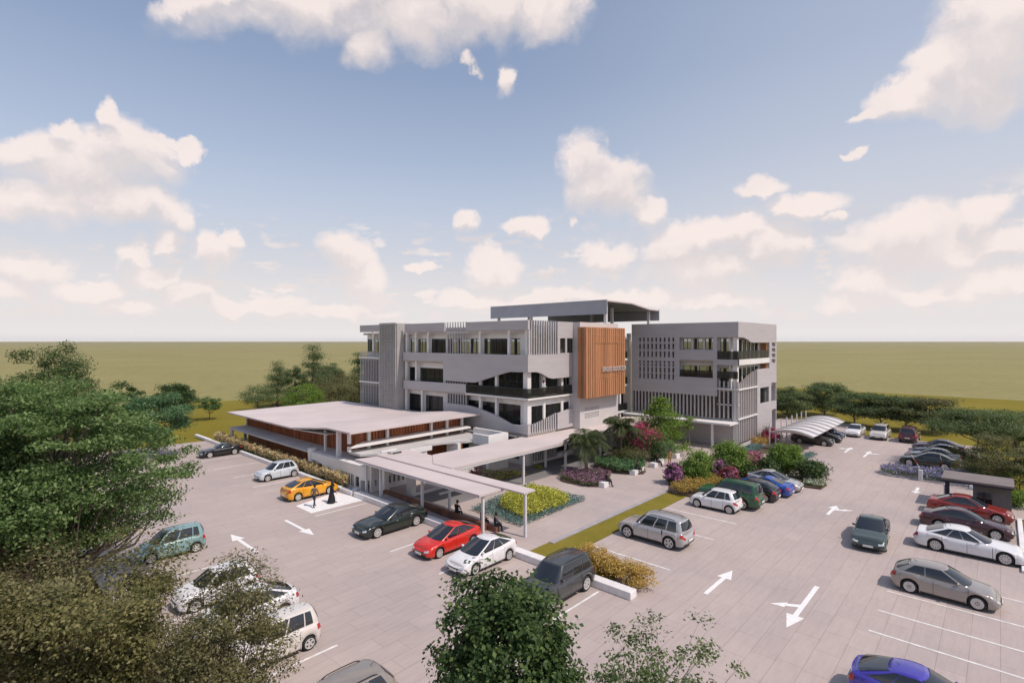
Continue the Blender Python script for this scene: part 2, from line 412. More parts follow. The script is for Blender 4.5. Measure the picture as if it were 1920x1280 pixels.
# ragged edges: the direction is shaken by two scales of noise
sh1 = vmath('SCALE', vmath('SUBTRACT', noise(DIR, 7, 3, .55, True), (.5, .5, .5)), None, .10)
sh2 = vmath('SCALE', vmath('SUBTRACT', noise(DIR, 24, 5, .65, True), (.5, .5, .5)), None, .04)
DD = vmath('ADD', vmath('ADD', DIR, sh1), sh2)
FW, RT, UP = Vector((SA, CA, 0)), Vector((CA, -SA, 0)), Vector((0, 0, 1))
CLOUDS = [  # heading and height of each cumulus in the sky, its half width and half height, tilt in degrees
 (640,-10,300,50,6),(760,30,230,62,0),(700,95,62,48,-10),(900,5,170,48,0),(1010,10,95,52,0),(430,-15,150,30,10),
 (865,112,15,13,0),(942,138,26,30,0),
 (170,315,150,80,10),(70,285,110,42,0),(250,290,95,62,-12),(60,390,150,46,4),(225,385,130,42,-4),(135,238,40,22,0),(225,225,20,38,10),(330,270,40,12,-20),(365,292,24,20,0),(345,415,26,24,30),
 (262,480,38,26,0),(300,510,46,26,0),(405,478,46,40,-15),(440,455,16,30,0),(175,535,72,26,4),(60,500,62,38,0),(20,550,60,20,0),(370,545,40,26,0),(440,570,60,20,6),(520,565,60,22,0),(320,455,30,22,25),
 (660,480,58,40,-35),(690,525,48,44,-20),(885,425,34,26,-20),(990,427,44,22,0),(930,510,60,34,10),(790,498,26,10,0),(1080,415,10,10,0),
 (1105,300,52,62,25),(1150,345,70,58,-15),(1205,395,52,26,-24),(1110,350,50,52,0),
 (1135,480,46,34,0),(1280,460,82,48,12),(1370,440,78,42,0),(1460,470,70,48,0),(1330,510,130,36,0),(1420,355,42,20,0),(1500,385,72,26,8),(1560,405,25,10,0),
 (1870,90,130,110,30),(1790,130,110,60,30),(1900,30,150,90,0),(1690,180,90,34,18),(1830,170,120,48,0),(1610,215,44,14,10),(1595,275,22,9,0),
 (1700,440,110,56,15),(1820,400,70,40,20),(1750,470,130,40,0),(1880,450,80,34,0),(1640,520,70,34,0),(1860,525,80,34,0),(1600,555,60,22,8),(1740,545,90,24,0),
 (1030,560,110,24,4),(1190,560,90,22,0),(900,570,70,22,0),(1340,565,90,20,0),(640,580,120,14,0),(250,570,60,14,0),
 (-260,300,200,110,0),(-500,420,260,90,0),(2350,330,260,140,0),(2800,420,320,110,0),(300,-420,320,110,0),(1500,-500,420,120,10),
]
UPV = (0, 0, .030)
DU = vmath('ADD', DD, UPV)                            # the same field a little higher: tells tops from undersides
def field_of(vec):
    qm = None
    for (px, py, rx, ry, tl) in CLOUDS:
        c = (FW * FPX + RT * (px - 960) + UP * (640 - py)); D = c.length; c = c / D
        r = RT - c * RT.dot(c); r.normalize(); u = c.cross(r); u = -u if u.z < 0 else u
        k = FPX / D                                    # a wide lens stretches the sides: undo it
        t = R(tl); r2 = (r * math.cos(t) + u * math.sin(t)); u2 = (u * math.cos(t) - r * math.sin(t))
        a = vmath('DOT_PRODUCT', vec, r2 / (rx / D * k ** .35)); b = vmath('DOT_PRODUCT', vec, u2 / (ry / D))
        q = mth('MULTIPLY_ADD', a, a, mth('MULTIPLY', b, b))
        qm = q if qm is None else mth('SMOOTH_MIN', qm, q, .25)
    return mth('ADD', mth('MINIMUM', qm, 3.0), mth('MULTIPLY', mth('SUBTRACT', noise(vec, 15, 9, .60), .5), 1.7))
qn = field_of(DD); qu = field_of(DU)
topness = sstep(mth('SUBTRACT', qu, qn), -.35, .75)  # 1 at sunlit tops, 0 at undersides
mask = mixc(topness, sstep(qn, 1.65, -.10), sstep(qn, 1.34, .40))
# small puffs low over the horizon
pv = vmath('MULTIPLY', DIR, (1, 1, 2.6))
pn = noise(pv, 15, 9, .60)
puff = mth('MULTIPLY', sstep(pn, .53, .64), mth('MULTIPLY', sstep(EL, .02, .06), sstep(EL, .26, .15)))
mask = mth('MAXIMUM', mask, mth('MULTIPLY', puff, .85))
lit = mth('ADD', mth('MULTIPLY', topness, .85), mth('MULTIPLY', sstep(noise(DD, 9, 5, .55), .35, .65), .25))
ccol = mixc(lit, (.77, .70, .69), (1.03, .90, .85))
hz_ = sstep(EL, .22, .0)
ccol = mixc(mth('MULTIPLY', hz_, .55), ccol, (1.0, .90, .865))
# pale haze low in the sky
hr = nt.nodes.new('ShaderNodeValToRGB'); nt.links.new(EL, hr.inputs[0]); he = hr.color_ramp.elements
while len(he) < 7: he.new(.5)
for k, (p_, v_) in enumerate([(0, 1), (.11, .97), (.19, .82), (.235, .64), (.32, .42), (.44, .23), (.72, .10)]): he[k].position = p_; he[k].color = (v_, v_, v_, 1)
side_ = mth('MULTIPLY', sstep(vmath('DOT_PRODUCT', DIR, RT), -.05, .55), .24)   # brighter on the sun's side
haze = mth('ADD', hr.outputs[0], side_, None, True)
skyc = mixc(haze, sky.outputs[0], (4.25, 4.35, 4.8))
skyc = mixc(mth('MULTIPLY', sstep(EL, .19, .03), .95), skyc, (5.55, 5.27, 5.2))
glow = sstep(EL, .035, .004)
skyc = mixc(mth('MULTIPLY', glow, .7), skyc, (6.2, 5.85, 5.85))
nt.links.new(skyc, bg1.inputs[0])
bg2 = nt.nodes.new('ShaderNodeBackground'); bg2.inputs[1].default_value = .95; nt.links.new(ccol, bg2.inputs[0])
mxs = nt.nodes.new('ShaderNodeMixShader'); nt.links.new(mth('MULTIPLY', mask, .90), mxs.inputs[0])
nt.links.new(bg1.outputs[0], mxs.inputs[1]); nt.links.new(bg2.outputs[0], mxs.inputs[2]); nt.links.new(mxs.outputs[0], wo.inputs[0])
W.cycles.sampling_method = 'MANUAL'; W.cycles.sample_map_resolution = 512

S.view_settings.view_transform = 'Standard'; S.view_settings.look = 'None'; S.view_settings.gamma = 1; S.view_settings.exposure = 0
cy = S.cycles
cy.max_bounces = 6; cy.diffuse_bounces = 3; cy.glossy_bounces = 3; cy.transmission_bounces = 4; cy.transparent_max_bounces = 10
cy.caustics_reflective = cy.caustics_refractive = False; cy.use_denoising = True
try: cy.denoiser = 'OPENIMAGEDENOISE'
except Exception: pass
cy.sample_clamp_indirect = 6

# ------------------------------------------------------------------ ground
def sheet(name, poly, z, mat, kind='structure'):
    me = bpy.data.meshes.new(name); me.from_pydata([(x, y, z) for x, y in poly], [], [tuple(range(len(poly)))]); me.update()
    if me.polygons[0].normal.z < 0: me.flip_normals()
    o = link_mesh(name, me, mat); o['kind'] = kind; return o
mb = MB(); B_, b_ = 45000, 600
mb.add([(-B_,-B_,-.16),(B_,-B_,-.16),(B_,B_,-.16),(-B_,B_,-.16),(-b_,-b_,-.16),(b_,-b_,-.16),(b_,b_,-.16),(-b_,b_,-.16)],
       [(0,1,5,4),(1,2,6,5),(2,3,7,6),(3,0,4,7),(4,5,6,7)])
tag(mb.build('field', M['field']), kind='structure')
lw = [(-70,-70),(160,-70),(160,60)] + [(160 - 190 * i / 12, 60 + 78 * math.sin(i / 12 * PI / 2) + random.Random(i).uniform(-2, 2)) for i in range(1, 13)] + [(-70, 138)]
sheet('lawn', lw, -.08, M['lawn'])
sheet('mulch_bed', [(-14,-4),(4.6,-4),(5.2,6),(4.8,14),(5.4,20),(5.0,26.5),(5.6,33),(5.2,40),(-16,46)], -.03, M['mulch'])
LOT = [(5.6,-20),(40.5,-20),(40.5,-1),(52.6,-1),(54.5,-3.2),(60,-3.2),(61,1.6),(66,1.6),(85.8,1.6),(85.8,15.2),(96,15.2),(96,27),(64,27),(64,20),(23.6,20),(23.6,75.2),(5.6,76.8)]
sheet('car_park', LOT, 0.0, M['paver'])
PLZ = [(24.2,21.05),(44.2,21.05),(49.5,20.3),(64.3,22.6),(64.3,50),(40.5,50),(40.5,43),(24.2,43)]
mb = MB(); mb.prism([(x, y, .02) for x, y in PLZ], (0, 0, .09)); tag(mb.build('plaza', M['plaza']), kind='structure')
# sunk grey joint along the lawn, and the lawn strip between plaza and parking bays
mb = MB(); mb.box(26.2, 48.5, 20.72, 21.05, -.05, .10); tag(mb.build('path_edge', M['kerbgrey']), kind='structure')
mb = MB(); mb.prism([(x, y, .1101) for x, y in [(26.3,31.25),(60.5,31.25),(61.5,35.2),(38.9,35.2),(38.9,34.0),(30.0,35.25),(26.3,35.25)]], (0, 0, .006)); tag(mb.build('path', M['greypath']), kind='structure')
mb = MB(); mb.prism([(x, y, .006) for x, y in [(23.75,20.7),(48,20.7),(48,19.05),(25.6,18.95),(23.75,18.6)]], (0, 0, .05))
mb.prism([(x, y, .006) for x, y in [(23.75,24.1),(24.19,24.0),(26.18,21.04),(26.18,20.71),(23.75,20.71)]], (0, 0, .05))
mb.prism([(x, y, .006) for x, y in [(23.75,18.59),(25.58,18.92),(26.3,15.6),(23.75,15.0)]], (0, 0, .05))
tag(mb.build('verge', M['verge']), kind='structure')

# painted marks
def arrow(x, y, ang, ln, label, kind='straight'):
    """flat painted arrow whose tip points along ang"""
    w, hw, hl = .22, .38, min(.34 * ln, 1.4)
    if kind == 'straight':
        P = [(-ln/2,-w/2),(ln/2-hl,-w/2),(ln/2-hl,-hw),(ln/2,0),(ln/2-hl,hw),(ln/2-hl,w/2),(-ln/2,w/2)]; polys = [P]
    else:
        sg = 1 if kind == 'left' else -1
        polys = [[(-ln/2,-w/2),(ln/2-hl,-w/2),(ln/2-hl,-hw),(ln/2,0),(ln/2-hl,hw),(ln/2-hl,w/2),(-ln/2,w/2)],
                 [(.0,sg*w/2+sg*.001),(.34,sg*w/2+sg*.001),(.62,sg*.62),(.34,sg*.62)],
                 [(.18,sg*.622),(.78,sg*.622),(.85,sg*1.25)]]
    mb = MB()
    for P in polys: mb.prism([(u, v, 0) for u, v in P], (0, 0, .004))
    o = mb.build('painted_arrow', M['paintw']); o.location = (x, y, .005); o.rotation_euler = (0, 0, ang)
    tag(o, label, 'road arrow', 'arrows painted on the car park')
arrow(13.05, 35.4, R(90), 4.3, 'white lane arrow on the paving nearest the teal hatchback')
arrow(16.75, 35.5, R(-90), 4.3, 'white lane arrow in front of the couple, pointing at the dark saloon')
arrow(28.2, 11.0, 0, 3.7, 'white straight arrow on the paving between the golden hedge and silver off-roader')
arrow(28.4, 7.04, PI, 5.4, 'largest white arrow, double headed with a side branch, on open paving', 'right')
arrow(46.0, 9.4, 0, 2.9, 'white forked arrow on the paving behind the blue coupe and silver fastback', 'right')
arrow(72.8, 13.2, 0, 4.0, 'small white arrow near the brown van under the carport', 'left')
arrow(71.6, 11.15, 0, 4.2, 'small forked white arrow in the middle of the far lane', 'right')
arrow(57.0, 5.3, R(180), 2.4, 'short white arrow on the lane beside the gatehouse barrier')
mb = MB()
mb.prism([(18.75,37.75,.004),(23.3,37.75,.004),(22.8,41.5,.004),(18.75,40.3,.004)], (0, 0, .004))
tag(mb.build('painted_bay', M['paintw']), kind='structure')
mb = MB()
for y in (62.6, 57.8, 52.9, 48.2, 43.6, 36.9, 32.0, 27.3, 22.7, 18.3, 15.12): mb.box(18.6, 22.9, y - .06, y + .06, .004, .008)
for y in (17.9, 20.55, 23.3, 27.9, 33.0, 38.2): mb.box(6.2, 11.35, y - .06, y + .06, .004, .008)
for x in (23.95, 27.95, 30.35, 33.0, 36.1): mb.box(x - .055, x + .055, -6, 4.3, .004, .008)
for x in (44.7, 49.2): mb.box(x - .055, x + .055, -.9, 4.3, .004, .008)
for x in (27.75, 33.9, 37.9, 43.4, 46.1): mb.box(x - .055, x + .055, 13.6, 18.9, .004, .008)
for x in (70.2, 73.3, 76.6, 80): mb.box(x - .055, x + .055, 2.4, 8.2, .004, .008)
for x in (71.2, 75.2, 78, 81): mb.box(x - .055, x + .055, 15.3, 20.4, .004, .008)
tag(mb.build('stall_lines', M['line']), kind='structure')

# kerbs
def kerb(x0, x1, y0, y1, h, label, mat='kerb'):
    mb = MB(); mb.box(x0, x1, y0, y1, 0.0, h)
    return tag(mb.build('kerb', M[mat], bevel=.03), label, 'kerb')
kerb(23.1, 23.7, 13.4, 39.2, .40, 'long white kerb behind the dark saloon, red and white cars')
kerb(23.1, 23.5, 41.3, 79.5, .34, 'long white kerb in front of the feathery grass strip')
kerb(40.6, 52.4, -1.12, -.86, .16, 'low pale kerb in front of the white limousine and maroon saloon')
kerb(60.6, 80, 1.7, 2.0, .16, 'low pale kerb behind the row with the black saloon at the far right')
mb = MB(); mb.prism([(x, y, 0) for x, y in [(23.12,39.6),(23.55,39.6),(24.5,40.3),(24.3,40.75),(23.5,40.2),(23.5,41.28),(23.12,41.28)]], (0, 0, .34))
tag(mb.build('kerb', M['kerb'], bevel=.03), 'short curved white kerb end beside the yellow car', 'kerb')

# ------------------------------------------------------------------ air
mb = MB(); mb.box(-5200, 5200, -5200, 5200, -1.2, 40); hz_o = mb.build('haze', [])
hm, hnt, hbs, hout = nodes_of('haze_air'); hnt.nodes.remove(hbs)
pv_ = hnt.nodes.new('ShaderNodeVolumePrincipled'); pv_.inputs['Color'].default_value = (.93, .91, .93, 1); pv_.inputs['Density'].default_value = .00006; pv_.inputs['Anisotropy'].default_value = .3
hnt.links.new(pv_.outputs[0], hout.inputs['Volume']); hz_o.data.materials.append(hm); tag(hz_o, kind='stuff')
cy.volume_bounces = 0
# ------------------------------------------------------------------ buildings
def bp(mb, name, mat, parent, smooth=False, bevel=0.0):
    """a part whose vertices are given in world coordinates"""
    o = mb.build(name, M[mat] if isinstance(mat, str) else mat, parent, smooth, bevel)
    if parent.type == 'EMPTY': o.location = -Vector(parent.location)
    return o

def window(parent, F, u0, u1, z0, z1, d, nu=2, nz=1, fw=.055, glass='pane', name='window'):
    mb = MB()
    for a, b in ((z0, z0 + fw), (z1 - fw, z1)): fbox(mb, F, u0, u1, a, b, d, d + .08)
    for i in range(nu + 1):
        c = u0 + (u1 - u0) * i / nu; c = min(max(c, u0 + fw / 2), u1 - fw / 2)
        fbox(mb, F, c - fw / 2, c + fw / 2, z0 + fw, z1 - fw, d + .002, d + .078)
    for j in range(1, nz):
        c = z0 + (z1 - z0) * j / nz
        fbox(mb, F, u0 + fw, u1 - fw, c - fw / 3, c + fw / 3, d + .006, d + .074)
    w = bp(mb, name, 'frame', parent)
    g = MB(); g.add([F(u0, z0, d + .04), F(u1, z0, d + .04), F(u1, z1, d + .04), F(u0, z1, d + .04)], [(0, 1, 2, 3)])
    p = g.build('pane', M[glass], w)
    return w

def column(parent, x, y, z0, z1, s=.34, mat='white', name='column'):
    mb = MB(); mb.box(x - s/2, x + s/2, y - s/2, y + s/2, z0, z1); return bp(mb, name, mat, parent)

# ---- left wing
LW = empty('office_wing', (40.2, 35.0, 0), label='large grey office wing with orange timber screen and wavy-edged wall bands', cat='building')
X0, Y0 = 40.2, 35.0
FL = PX(X0); FR = PY(Y0)
# floors and roof
for z in (3.42, 7.0, 10.5, 14.0):
    mb = MB(); mb.box(X0 + .32, 55.6, 35.32, 66.1, z - .30, z - .02); bp(mb, 'floor_slab' if z < 13 else 'roof_slab', 'inner' if z < 13 else 'roofgrey', LW)
mb = MB(); mb.box(X0 + 1.4, 55.4, 36.0, 66.0, .0, .12); bp(mb, 'floor_slab', 'floor', LW)
# interior core, so rooms have a back
mb = MB()
for z0, z1 in ((.13, 3.1), (3.42, 6.68), (7.0, 10.18)):
    mb.box(47.0, 47.2, 36.6, 66.0, z0, z1)
    for y in (41.6, 48.1, 54.6, 60.5): mb.box(X0 + 1.7, 46.98, y - .09, y + .09, z0, z1)
bp(mb, 'inner_wall', 'inner', LW)
mb = MB(); z0, z1 = 10.5, 13.68
mb.box(51.0, 51.2, 36.4, 44.0, z0, z1)
mb.box(46.0, 46.2, 55.0, 57.5, z0, z1); mb.box(46.5, 49.5, 46.4, 46.6, z0, z1); mb.box(50.5, 51.0, 59, 59.5, z0, z1)
bp(mb, 'inner_wall', 'inner', LW)
# rear wall with a strip of windows on the top floor
mb = MB(); holed(mb, PX(55.62), 35.1, 66.4, 0, 14.95, 0, .18, [(36 + 3 * i, 38.6 + 3 * i, 11.0, 13.2) for i in range(10)]); bp(mb, 'rear_wall', 'wall', LW)
# end wall (left, hidden side)
mb = MB(); holed(mb, PY(66.1), X0 + 1.3, 55.6, 0, 13.98, 0, .25, [(41.8 + 2.2 * i, 43.85 + 2.2 * i, 10.9, 13.2) for i in range(6)]); bp(mb, 'end_wall', 'white', LW)
# parapet bands
for a, b, z0, z1 in ((35.0, 44.25, 13.98, 14.97), (48.05, 55.9, 13.98, 15.02), (60.4, 66.5, 14.12, 15.06)):
    mb = MB(); fbox(mb, FL, a, b, z0, z1, 0, .3); bp(mb, 'parapet', 'wall', LW)
mb = MB(); fbox(mb, FL, 44.25, 48.05, 13.98, 14.42, .42, .6); bp(mb, 'parapet', 'wall', LW)
mb = MB(); mb.box(X0 + .3, 55.8, 66.2, 66.5, 14.12, 15.05); mb.box(55.62, 55.82, 35.3, 66.2, 14.951, 15.03); bp(mb, 'parapet', 'wall', LW)
# broad band under the top floor with its wave, the band below, and the swooping lowest band
def curve(pts, n=6):
    out = []
    for i in range(len(pts) - 1):
        p0 = pts[max(i-1, 0)]; p1 = pts[i]; p2 = pts[i+1]; p3 = pts[min(i+2, len(pts)-1)]
        for k in range(n):
            t = k / n
            out.append(tuple(.5 * (2*p1[j] + (p2[j]-p0[j])*t + (2*p0[j]-5*p1[j]+4*p2[j]-p3[j])*t*t + (3*p1[j]-p0[j]-3*p2[j]+p3[j])*t**3) for j in (0, 1)))
    return out + [pts[-1]]
mb = MB(); fpoly(mb, FL, [(56.2,11.43),(56.2,10.41),(48.25,10.39),(48.25,8.24),(43.3,8.22)] + curve([(42.7,8.26),(40.6,8.85),(38.4,9.45),(37.4,9.64)]) + [(35.0,9.68),(35.0,11.43)], 0, .26)
bp(mb, 'facade_band', 'wall', LW)
mb = MB(); fpoly(mb, FL, [(56.2,7.84),(56.2,6.78),(44.35,6.95),(44.35,7.98)], .03, .28); bp(mb, 'facade_band', 'wall', LW)
mb = MB(); fpoly(mb, FL, [(56.4,3.25),(35.0,3.4),(35.0,4.33)] + curve([(36.3,4.2),(37.4,4.25),(39.4,4.85),(41.5,5.28),(43.4,5.56),(45.0,5.62)]) + [(48.25,5.6),(48.26,4.1),(56.4,4.1)], 0, .26)
bp(mb, 'facade_band', 'wall', LW)
# balcony slab that turns the corner
mb = MB(); mb.prism([(X0-.02,44.34,6.82),(X0-.02,34.98,6.82),(47.88,34.98,6.82),(47.88,36.4,6.82),(41.4,36.4,6.82),(41.4,44.34,6.82)], (0,0,.19)); bp(mb, 'balcony_slab', 'white', LW)
# columns at the face
for y, z0, z1 in ((42.35,11.43,13.98),(37.95,11.43,13.98),(55.9,11.43,13.98),(54.0,11.43,13.98),(51.5,11.43,13.98),(63.6,11.4,14.1),
                  (42.3,7.02,8.6),(39.8,7.02,9.4),(53.9,7.9,10.4),(42.3,5.0,6.82),(39.8,4.7,6.82),(52.7,4.1,6.8),(56.0,4.1,10.3)):
    column(LW, X0 + .42, y, z0, z1, .30)
for z0, z1 in ((.1, 3.4), (4.1, 6.82), (7.01, 9.7)): column(LW, X0 + .72, 35.72, z0, z1, .56)
column(LW, X0 + .55, 35.45, 11.43, 13.98, .5)
for x, z0, z1 in ((43.3,7.01,9.4),(46.4,7.01,8.9),(43.3,4.4,6.82),(46.4,5.0,6.82)): column(LW, x, Y0 + .55, z0, z1, .34)
# set-back wall of the long side, floor by floor
D = .95
T3 = [(36.9,38.3),(38.75,42.3),(42.75,44.5),(44.7,48.4),(48.9,51.6),(52.2,54.3),(54.9,55.9),(61.0,66.0)]
mb = MB(); holed(mb, FL, 35.9, 66.1, 10.5, 13.98, D, D + .2, [(a, b, 11.2, 13.12) for a, b in T3]); bp(mb, 'outer_wall', 'white', LW)
T2 = [(36.5,40.1),(40.4,42.6),(42.95,48.9),(49.4,53.9),(54.3,56.1),(61,65.6)]
mb = MB(); holed(mb, FL, 35.9, 66.1, 7.0, 10.2, D, D + .2, [(a, b, 7.06 if b < 49 else 7.5, 10.1 if b < 49 else 9.52) for a, b in T2]); bp(mb, 'outer_wall', 'white', LW)
T1 = [(36.85,40.2),(40.6,42.65),(43.1,45.0),(49.4,52.75),(53.3,56.15),(61,65.6)]
mb = MB(); holed(mb, FL, 35.9, 66.1, 3.42, 6.8, D, D + .2, [(a, b, 3.9, 6.14) for a, b in T1]); bp(mb, 'outer_wall', 'white', LW)
T0 = [(36.6,39.3),(39.6,43.0),(43.3,47),(47.3,50.5)]
mb = MB(); holed(mb, FL, 35.6, 66.1, 0, 3.12, D - .5, D - .3, [(a, b, .62, 2.9) for a, b in T0]); bp(mb, 'outer_wall', 'white', LW)
for a, b in T3: window(LW, FL, a, b, 11.2, 13.12, D + .05, max(1, round((b - a) / .8)), 1)
for a, b in T2: window(LW, FL, a, b, 7.06 if b < 49 else 7.5, 10.1 if b < 49 else 9.52, D + .05, max(1, round((b - a) / .9)), 2)
for a, b in T1: window(LW, FL, a, b, 3.9, 6.14, D + .05, max(1, round((b - a) / 1.2)), 1)
for a, b in T0: window(LW, FL, a, b, .62, 2.9, D - .45, max(1, round((b - a) / 1.3)), 1)
# glass balustrade of the corner balcony
mb = MB(); mb.box(X0+.06, X0+.09, 35.05, 44.3, 7.02, 7.95); mb.box(X0+.06, 47.7, 35.02, 35.05, 7.02, 7.95); bp(mb, 'balustrade', 'rail', LW)
mb = MB(); mb.box(X0+.05, X0+.11, 35.05, 44.3, 7.951, 8.0); mb.box(X0+.112, 47.7, 35.005, 35.065, 7.951, 8.0); bp(mb, 'handrail', 'frame', LW)
# tall fin screen in the middle of the long side
for i in range(8):
    y = 44.55 + i * .46; mb = MB(); fbox(mb, FL, y, y + .13, 3.9, 15.05, .30, .42); bp(mb, 'fin', 'fin', LW)
# perforated tower
FT = PX(X0 - .85)
mb = MB(); holed(mb, FT, 56.7, 60.35, 0, 15.2, 0, .12, [(56.84 + .34 * i, 57.06 + .34 * i, .9 + .3 * j, 1.10 + .3 * j) for i in range(10) for j in range(47)]); bp(mb, 'perforated_screen', 'mesh', LW)
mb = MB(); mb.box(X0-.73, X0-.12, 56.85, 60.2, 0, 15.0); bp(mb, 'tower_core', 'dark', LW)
mb = MB(); mb.box(X0-.72, X0+1.3, 56.5, 56.69, 0, 15.14); mb.box(X0-.72, X0+1.3, 60.36, 60.5, 0, 15.14); bp(mb, 'tower_side', 'mesh', LW)
mb = MB(); mb.box(X0-.80, X0+1.35, 56.56, 60.44, 15.01, 15.13); bp(mb, 'tower_cap', 'wall', LW)
# louvre screen to the left of the tower
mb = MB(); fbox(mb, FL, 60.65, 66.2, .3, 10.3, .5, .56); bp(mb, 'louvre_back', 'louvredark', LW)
for i in range(15):
    y = 60.6 + i * .405; mb = MB(); fbox(mb, FL, y, y + .11, .3, 11.45, .0, .09); bp(mb, 'fin', 'fin', LW)
for z in (10.45, 7.1): mb = MB(); fbox(mb, FL, 60.5, 66.45, z, z + .2, -.12, .3); bp(mb, 'ledge', 'white', LW)
# short (sunlit) side
for i in range(12):
    x = 40.36 + i * .395; mb = MB(); fbox(mb, FR, x, x + .14, 11.43, 14.98, .04, .22); bp(mb, 'fin', 'fin', LW)
mb = MB(); holed(mb, FR, 45.05, 47.9, 11.43, 14.95, 0, .26, [(45.5,46.45,11.55,13.15),(46.75,47.86,11.55,13.15)]); bp(mb, 'outer_wall', 'wall', LW)
window(LW, FR, 45.5, 46.45, 11.55, 13.15, .1, 1, 2); window(LW, FR, 46.75, 47.86, 11.55, 13.15, .1, 1, 2)
mb = MB(); fpoly(mb, FR, [(47.9,11.43),(40.461,11.43),(40.461,9.68)] + curve([(41.6,9.66),(42.4,9.45),(43.5,9.0),(44.3,8.84)]) + [(47.9,8.88)], 0, .26); bp(mb, 'facade_band', 'wall', LW)
mb = MB(); holed(mb, FR, 41.5, 47.9, 7.0, 10.2, D, D + .2, [(41.6,43.2,7.06,10.1),(43.45,46.3,7.06,10.1),(46.55,47.85,7.06,10.1)]); bp(mb, 'outer_wall', 'white', LW)
for a, b in ((41.6,43.2),(43.45,46.3),(46.55,47.85)): window(LW, FR, a, b, 7.06, 10.1, D + .05, 2, 2)
mb = MB(); holed(mb, FR, 40.9, 47.9, 3.42, 6.8, .45, .62, [(41.25,43.1,3.9,6.12),(43.5,46.2,3.9,6.12),(46.65,47.7,3.9,6.12)]); bp(mb, 'outer_wall', 'white', LW)
for a, b in ((41.25,43.1),(43.5,46.2),(46.65,47.7)): window(LW, FR, a, b, 3.9, 6.12, .5, 2, 1)
mb = MB(); holed(mb, FR, 41.5, 47.9, 10.5, 13.98, .9, 1.05, [(41.9,44.6,11.2,13.1)]); bp(mb, 'outer_wall', 'white', LW)
window(LW, FR, 41.9, 44.6, 11.2, 13.1, .95, 3, 1)
for i in range(12):
    x = 40.5 + i * .375; tp = 4.36 + .78 * (max(0, i - 1) / 10) ** 1.2; mb = MB(); fbox(mb, FR, x, x + .17, 3.36, tp, .02, .16); bp(mb, 'fin', 'fin', LW)
mb = MB(); fpoly(mb, FR, [(45.05,3.36),(47.9,3.36),(47.9,5.4),(46.3,5.2),(45.05,5.02)], 0, .26); bp(mb, 'facade_band', 'wall', LW)
mb = MB(); fbox(mb, FR, 40.461, 45.04, 3.3, 3.5, .31, .4); bp(mb, 'ledge', 'white', LW)
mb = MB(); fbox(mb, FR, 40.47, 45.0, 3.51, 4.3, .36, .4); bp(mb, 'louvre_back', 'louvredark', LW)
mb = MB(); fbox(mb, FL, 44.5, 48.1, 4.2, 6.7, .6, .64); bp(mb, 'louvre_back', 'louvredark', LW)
for i in range(11):
    x = 41.25 + i * .345; mb = MB(); fbox(mb, FR, x, x + .14, .5, 3.0, .0, .14); bp(mb, 'fin', 'fin', LW)
mb = MB(); fbox(mb, FR, 41.2, 45.1, .34, .5, -.05, .3); fbox(mb, FR, 45.1, 47.9, .34, .78, .0, .3); bp(mb, 'ledge', 'white', LW)
mb = MB(); holed(mb, FR, 41.2, 47.9, 0.1, 3.3, .42, .6, [(41.5,44.9,.5,2.95),(45.3,47.6,.8,2.95)]); bp(mb, 'outer_wall', 'white', LW)
window(LW, FR, 41.5, 44.9, .5, 2.95, .47, 3, 1); window(LW, FR, 45.3, 47.6, .8, 2.95, .47, 3, 1)
# stair block behind the timber screen
Y1 = 34.1; FS = PY(Y1)
VENT = [(48.85 + .29 * i, 49.02 + .29 * i, 4.2 + .21 * j, 4.33 + .21 * j) for i in range(10) for j in range(6) if j != 3]
mb = MB(); holed(mb, FS, 47.9, 55.8, 0, 14.95, 0, .25, VENT); bp(mb, 'stair_block', 'palewall', LW)
mb = MB(); mb.box(47.9, 48.1, Y1 + .251, 35.6, 0, 14.949); mb.box(55.6, 55.8, Y1 + .251, 35.09, 0, 14.949); mb.box(48.11, 55.59, Y1+.26, 35.4, 14.55, 14.75); mb.box(48.3, 55.5, Y1 + .4, Y1 + .5, 4.0, 5.6)
bp(mb, 'stair_block', 'palewall', LW)
# timber screen, slat by slat inside one mesh
YO = 32.95; FO = PY(YO); ZB, ZT = 6.62, 14.33
mb = MB()
mb.box(47.55, 55.45, YO + .06, Y1 - .02, ZB + .05, ZT - .05)
nsl = 38
for i in range(nsl):
    a = 47.4 + (55.55 - 47.4) * i / nsl; w = (55.55 - 47.4) / nsl
    dz = .0 if i % 2 else .03
    if 9 <= i <= 29:
        fbox(mb, FO, a, a + w * .72, ZB, 8.55, -.02 - dz, .1); fbox(mb, FO, a, a + w * .72, 8.65, 12.6, .012 - dz * .4, .12); fbox(mb, FO, a, a + w * .72, 12.7, ZT, -.02 - dz, .1)
    else: fbox(mb, FO, a, a + w * .72, ZB, ZT, -.02 - dz, .1)
for i in range(6):
    y = YO + .12 + i * .175; mb.box(47.40, 47.56, y, y + .12, ZB, ZT)
    mb.box(55.44, 55.6, y, y + .12, ZB, ZT)
for z in (ZB - .03, ZT - .05): mb.box(47.45, 55.5, YO + .02, Y1 - .03, z, z + .1)
for z in (12.62, 13.45): fbox(mb, FO, 48.6, 55.5, z, z + .07, -.06, .0)
ts = bp(mb, 'timber_screen', 'orange', LW)
fc = bpy.data.curves.new('lettering', 'FONT'); fc.body = 'SERGUIO EDUCACION'; fc.size = .74; fc.extrude = .03; fc.align_x = 'CENTER'; fc.space_character = 1.08
fo = bpy.data.objects.new('lettering', fc); COL.objects.link(fo); bpy.context.view_layer.update()
lm = bpy.data.meshes.new_from_object(fo.evaluated_get(bpy.context.evaluated_depsgraph_get())); bpy.data.objects.remove(fo); lm.materials.clear()
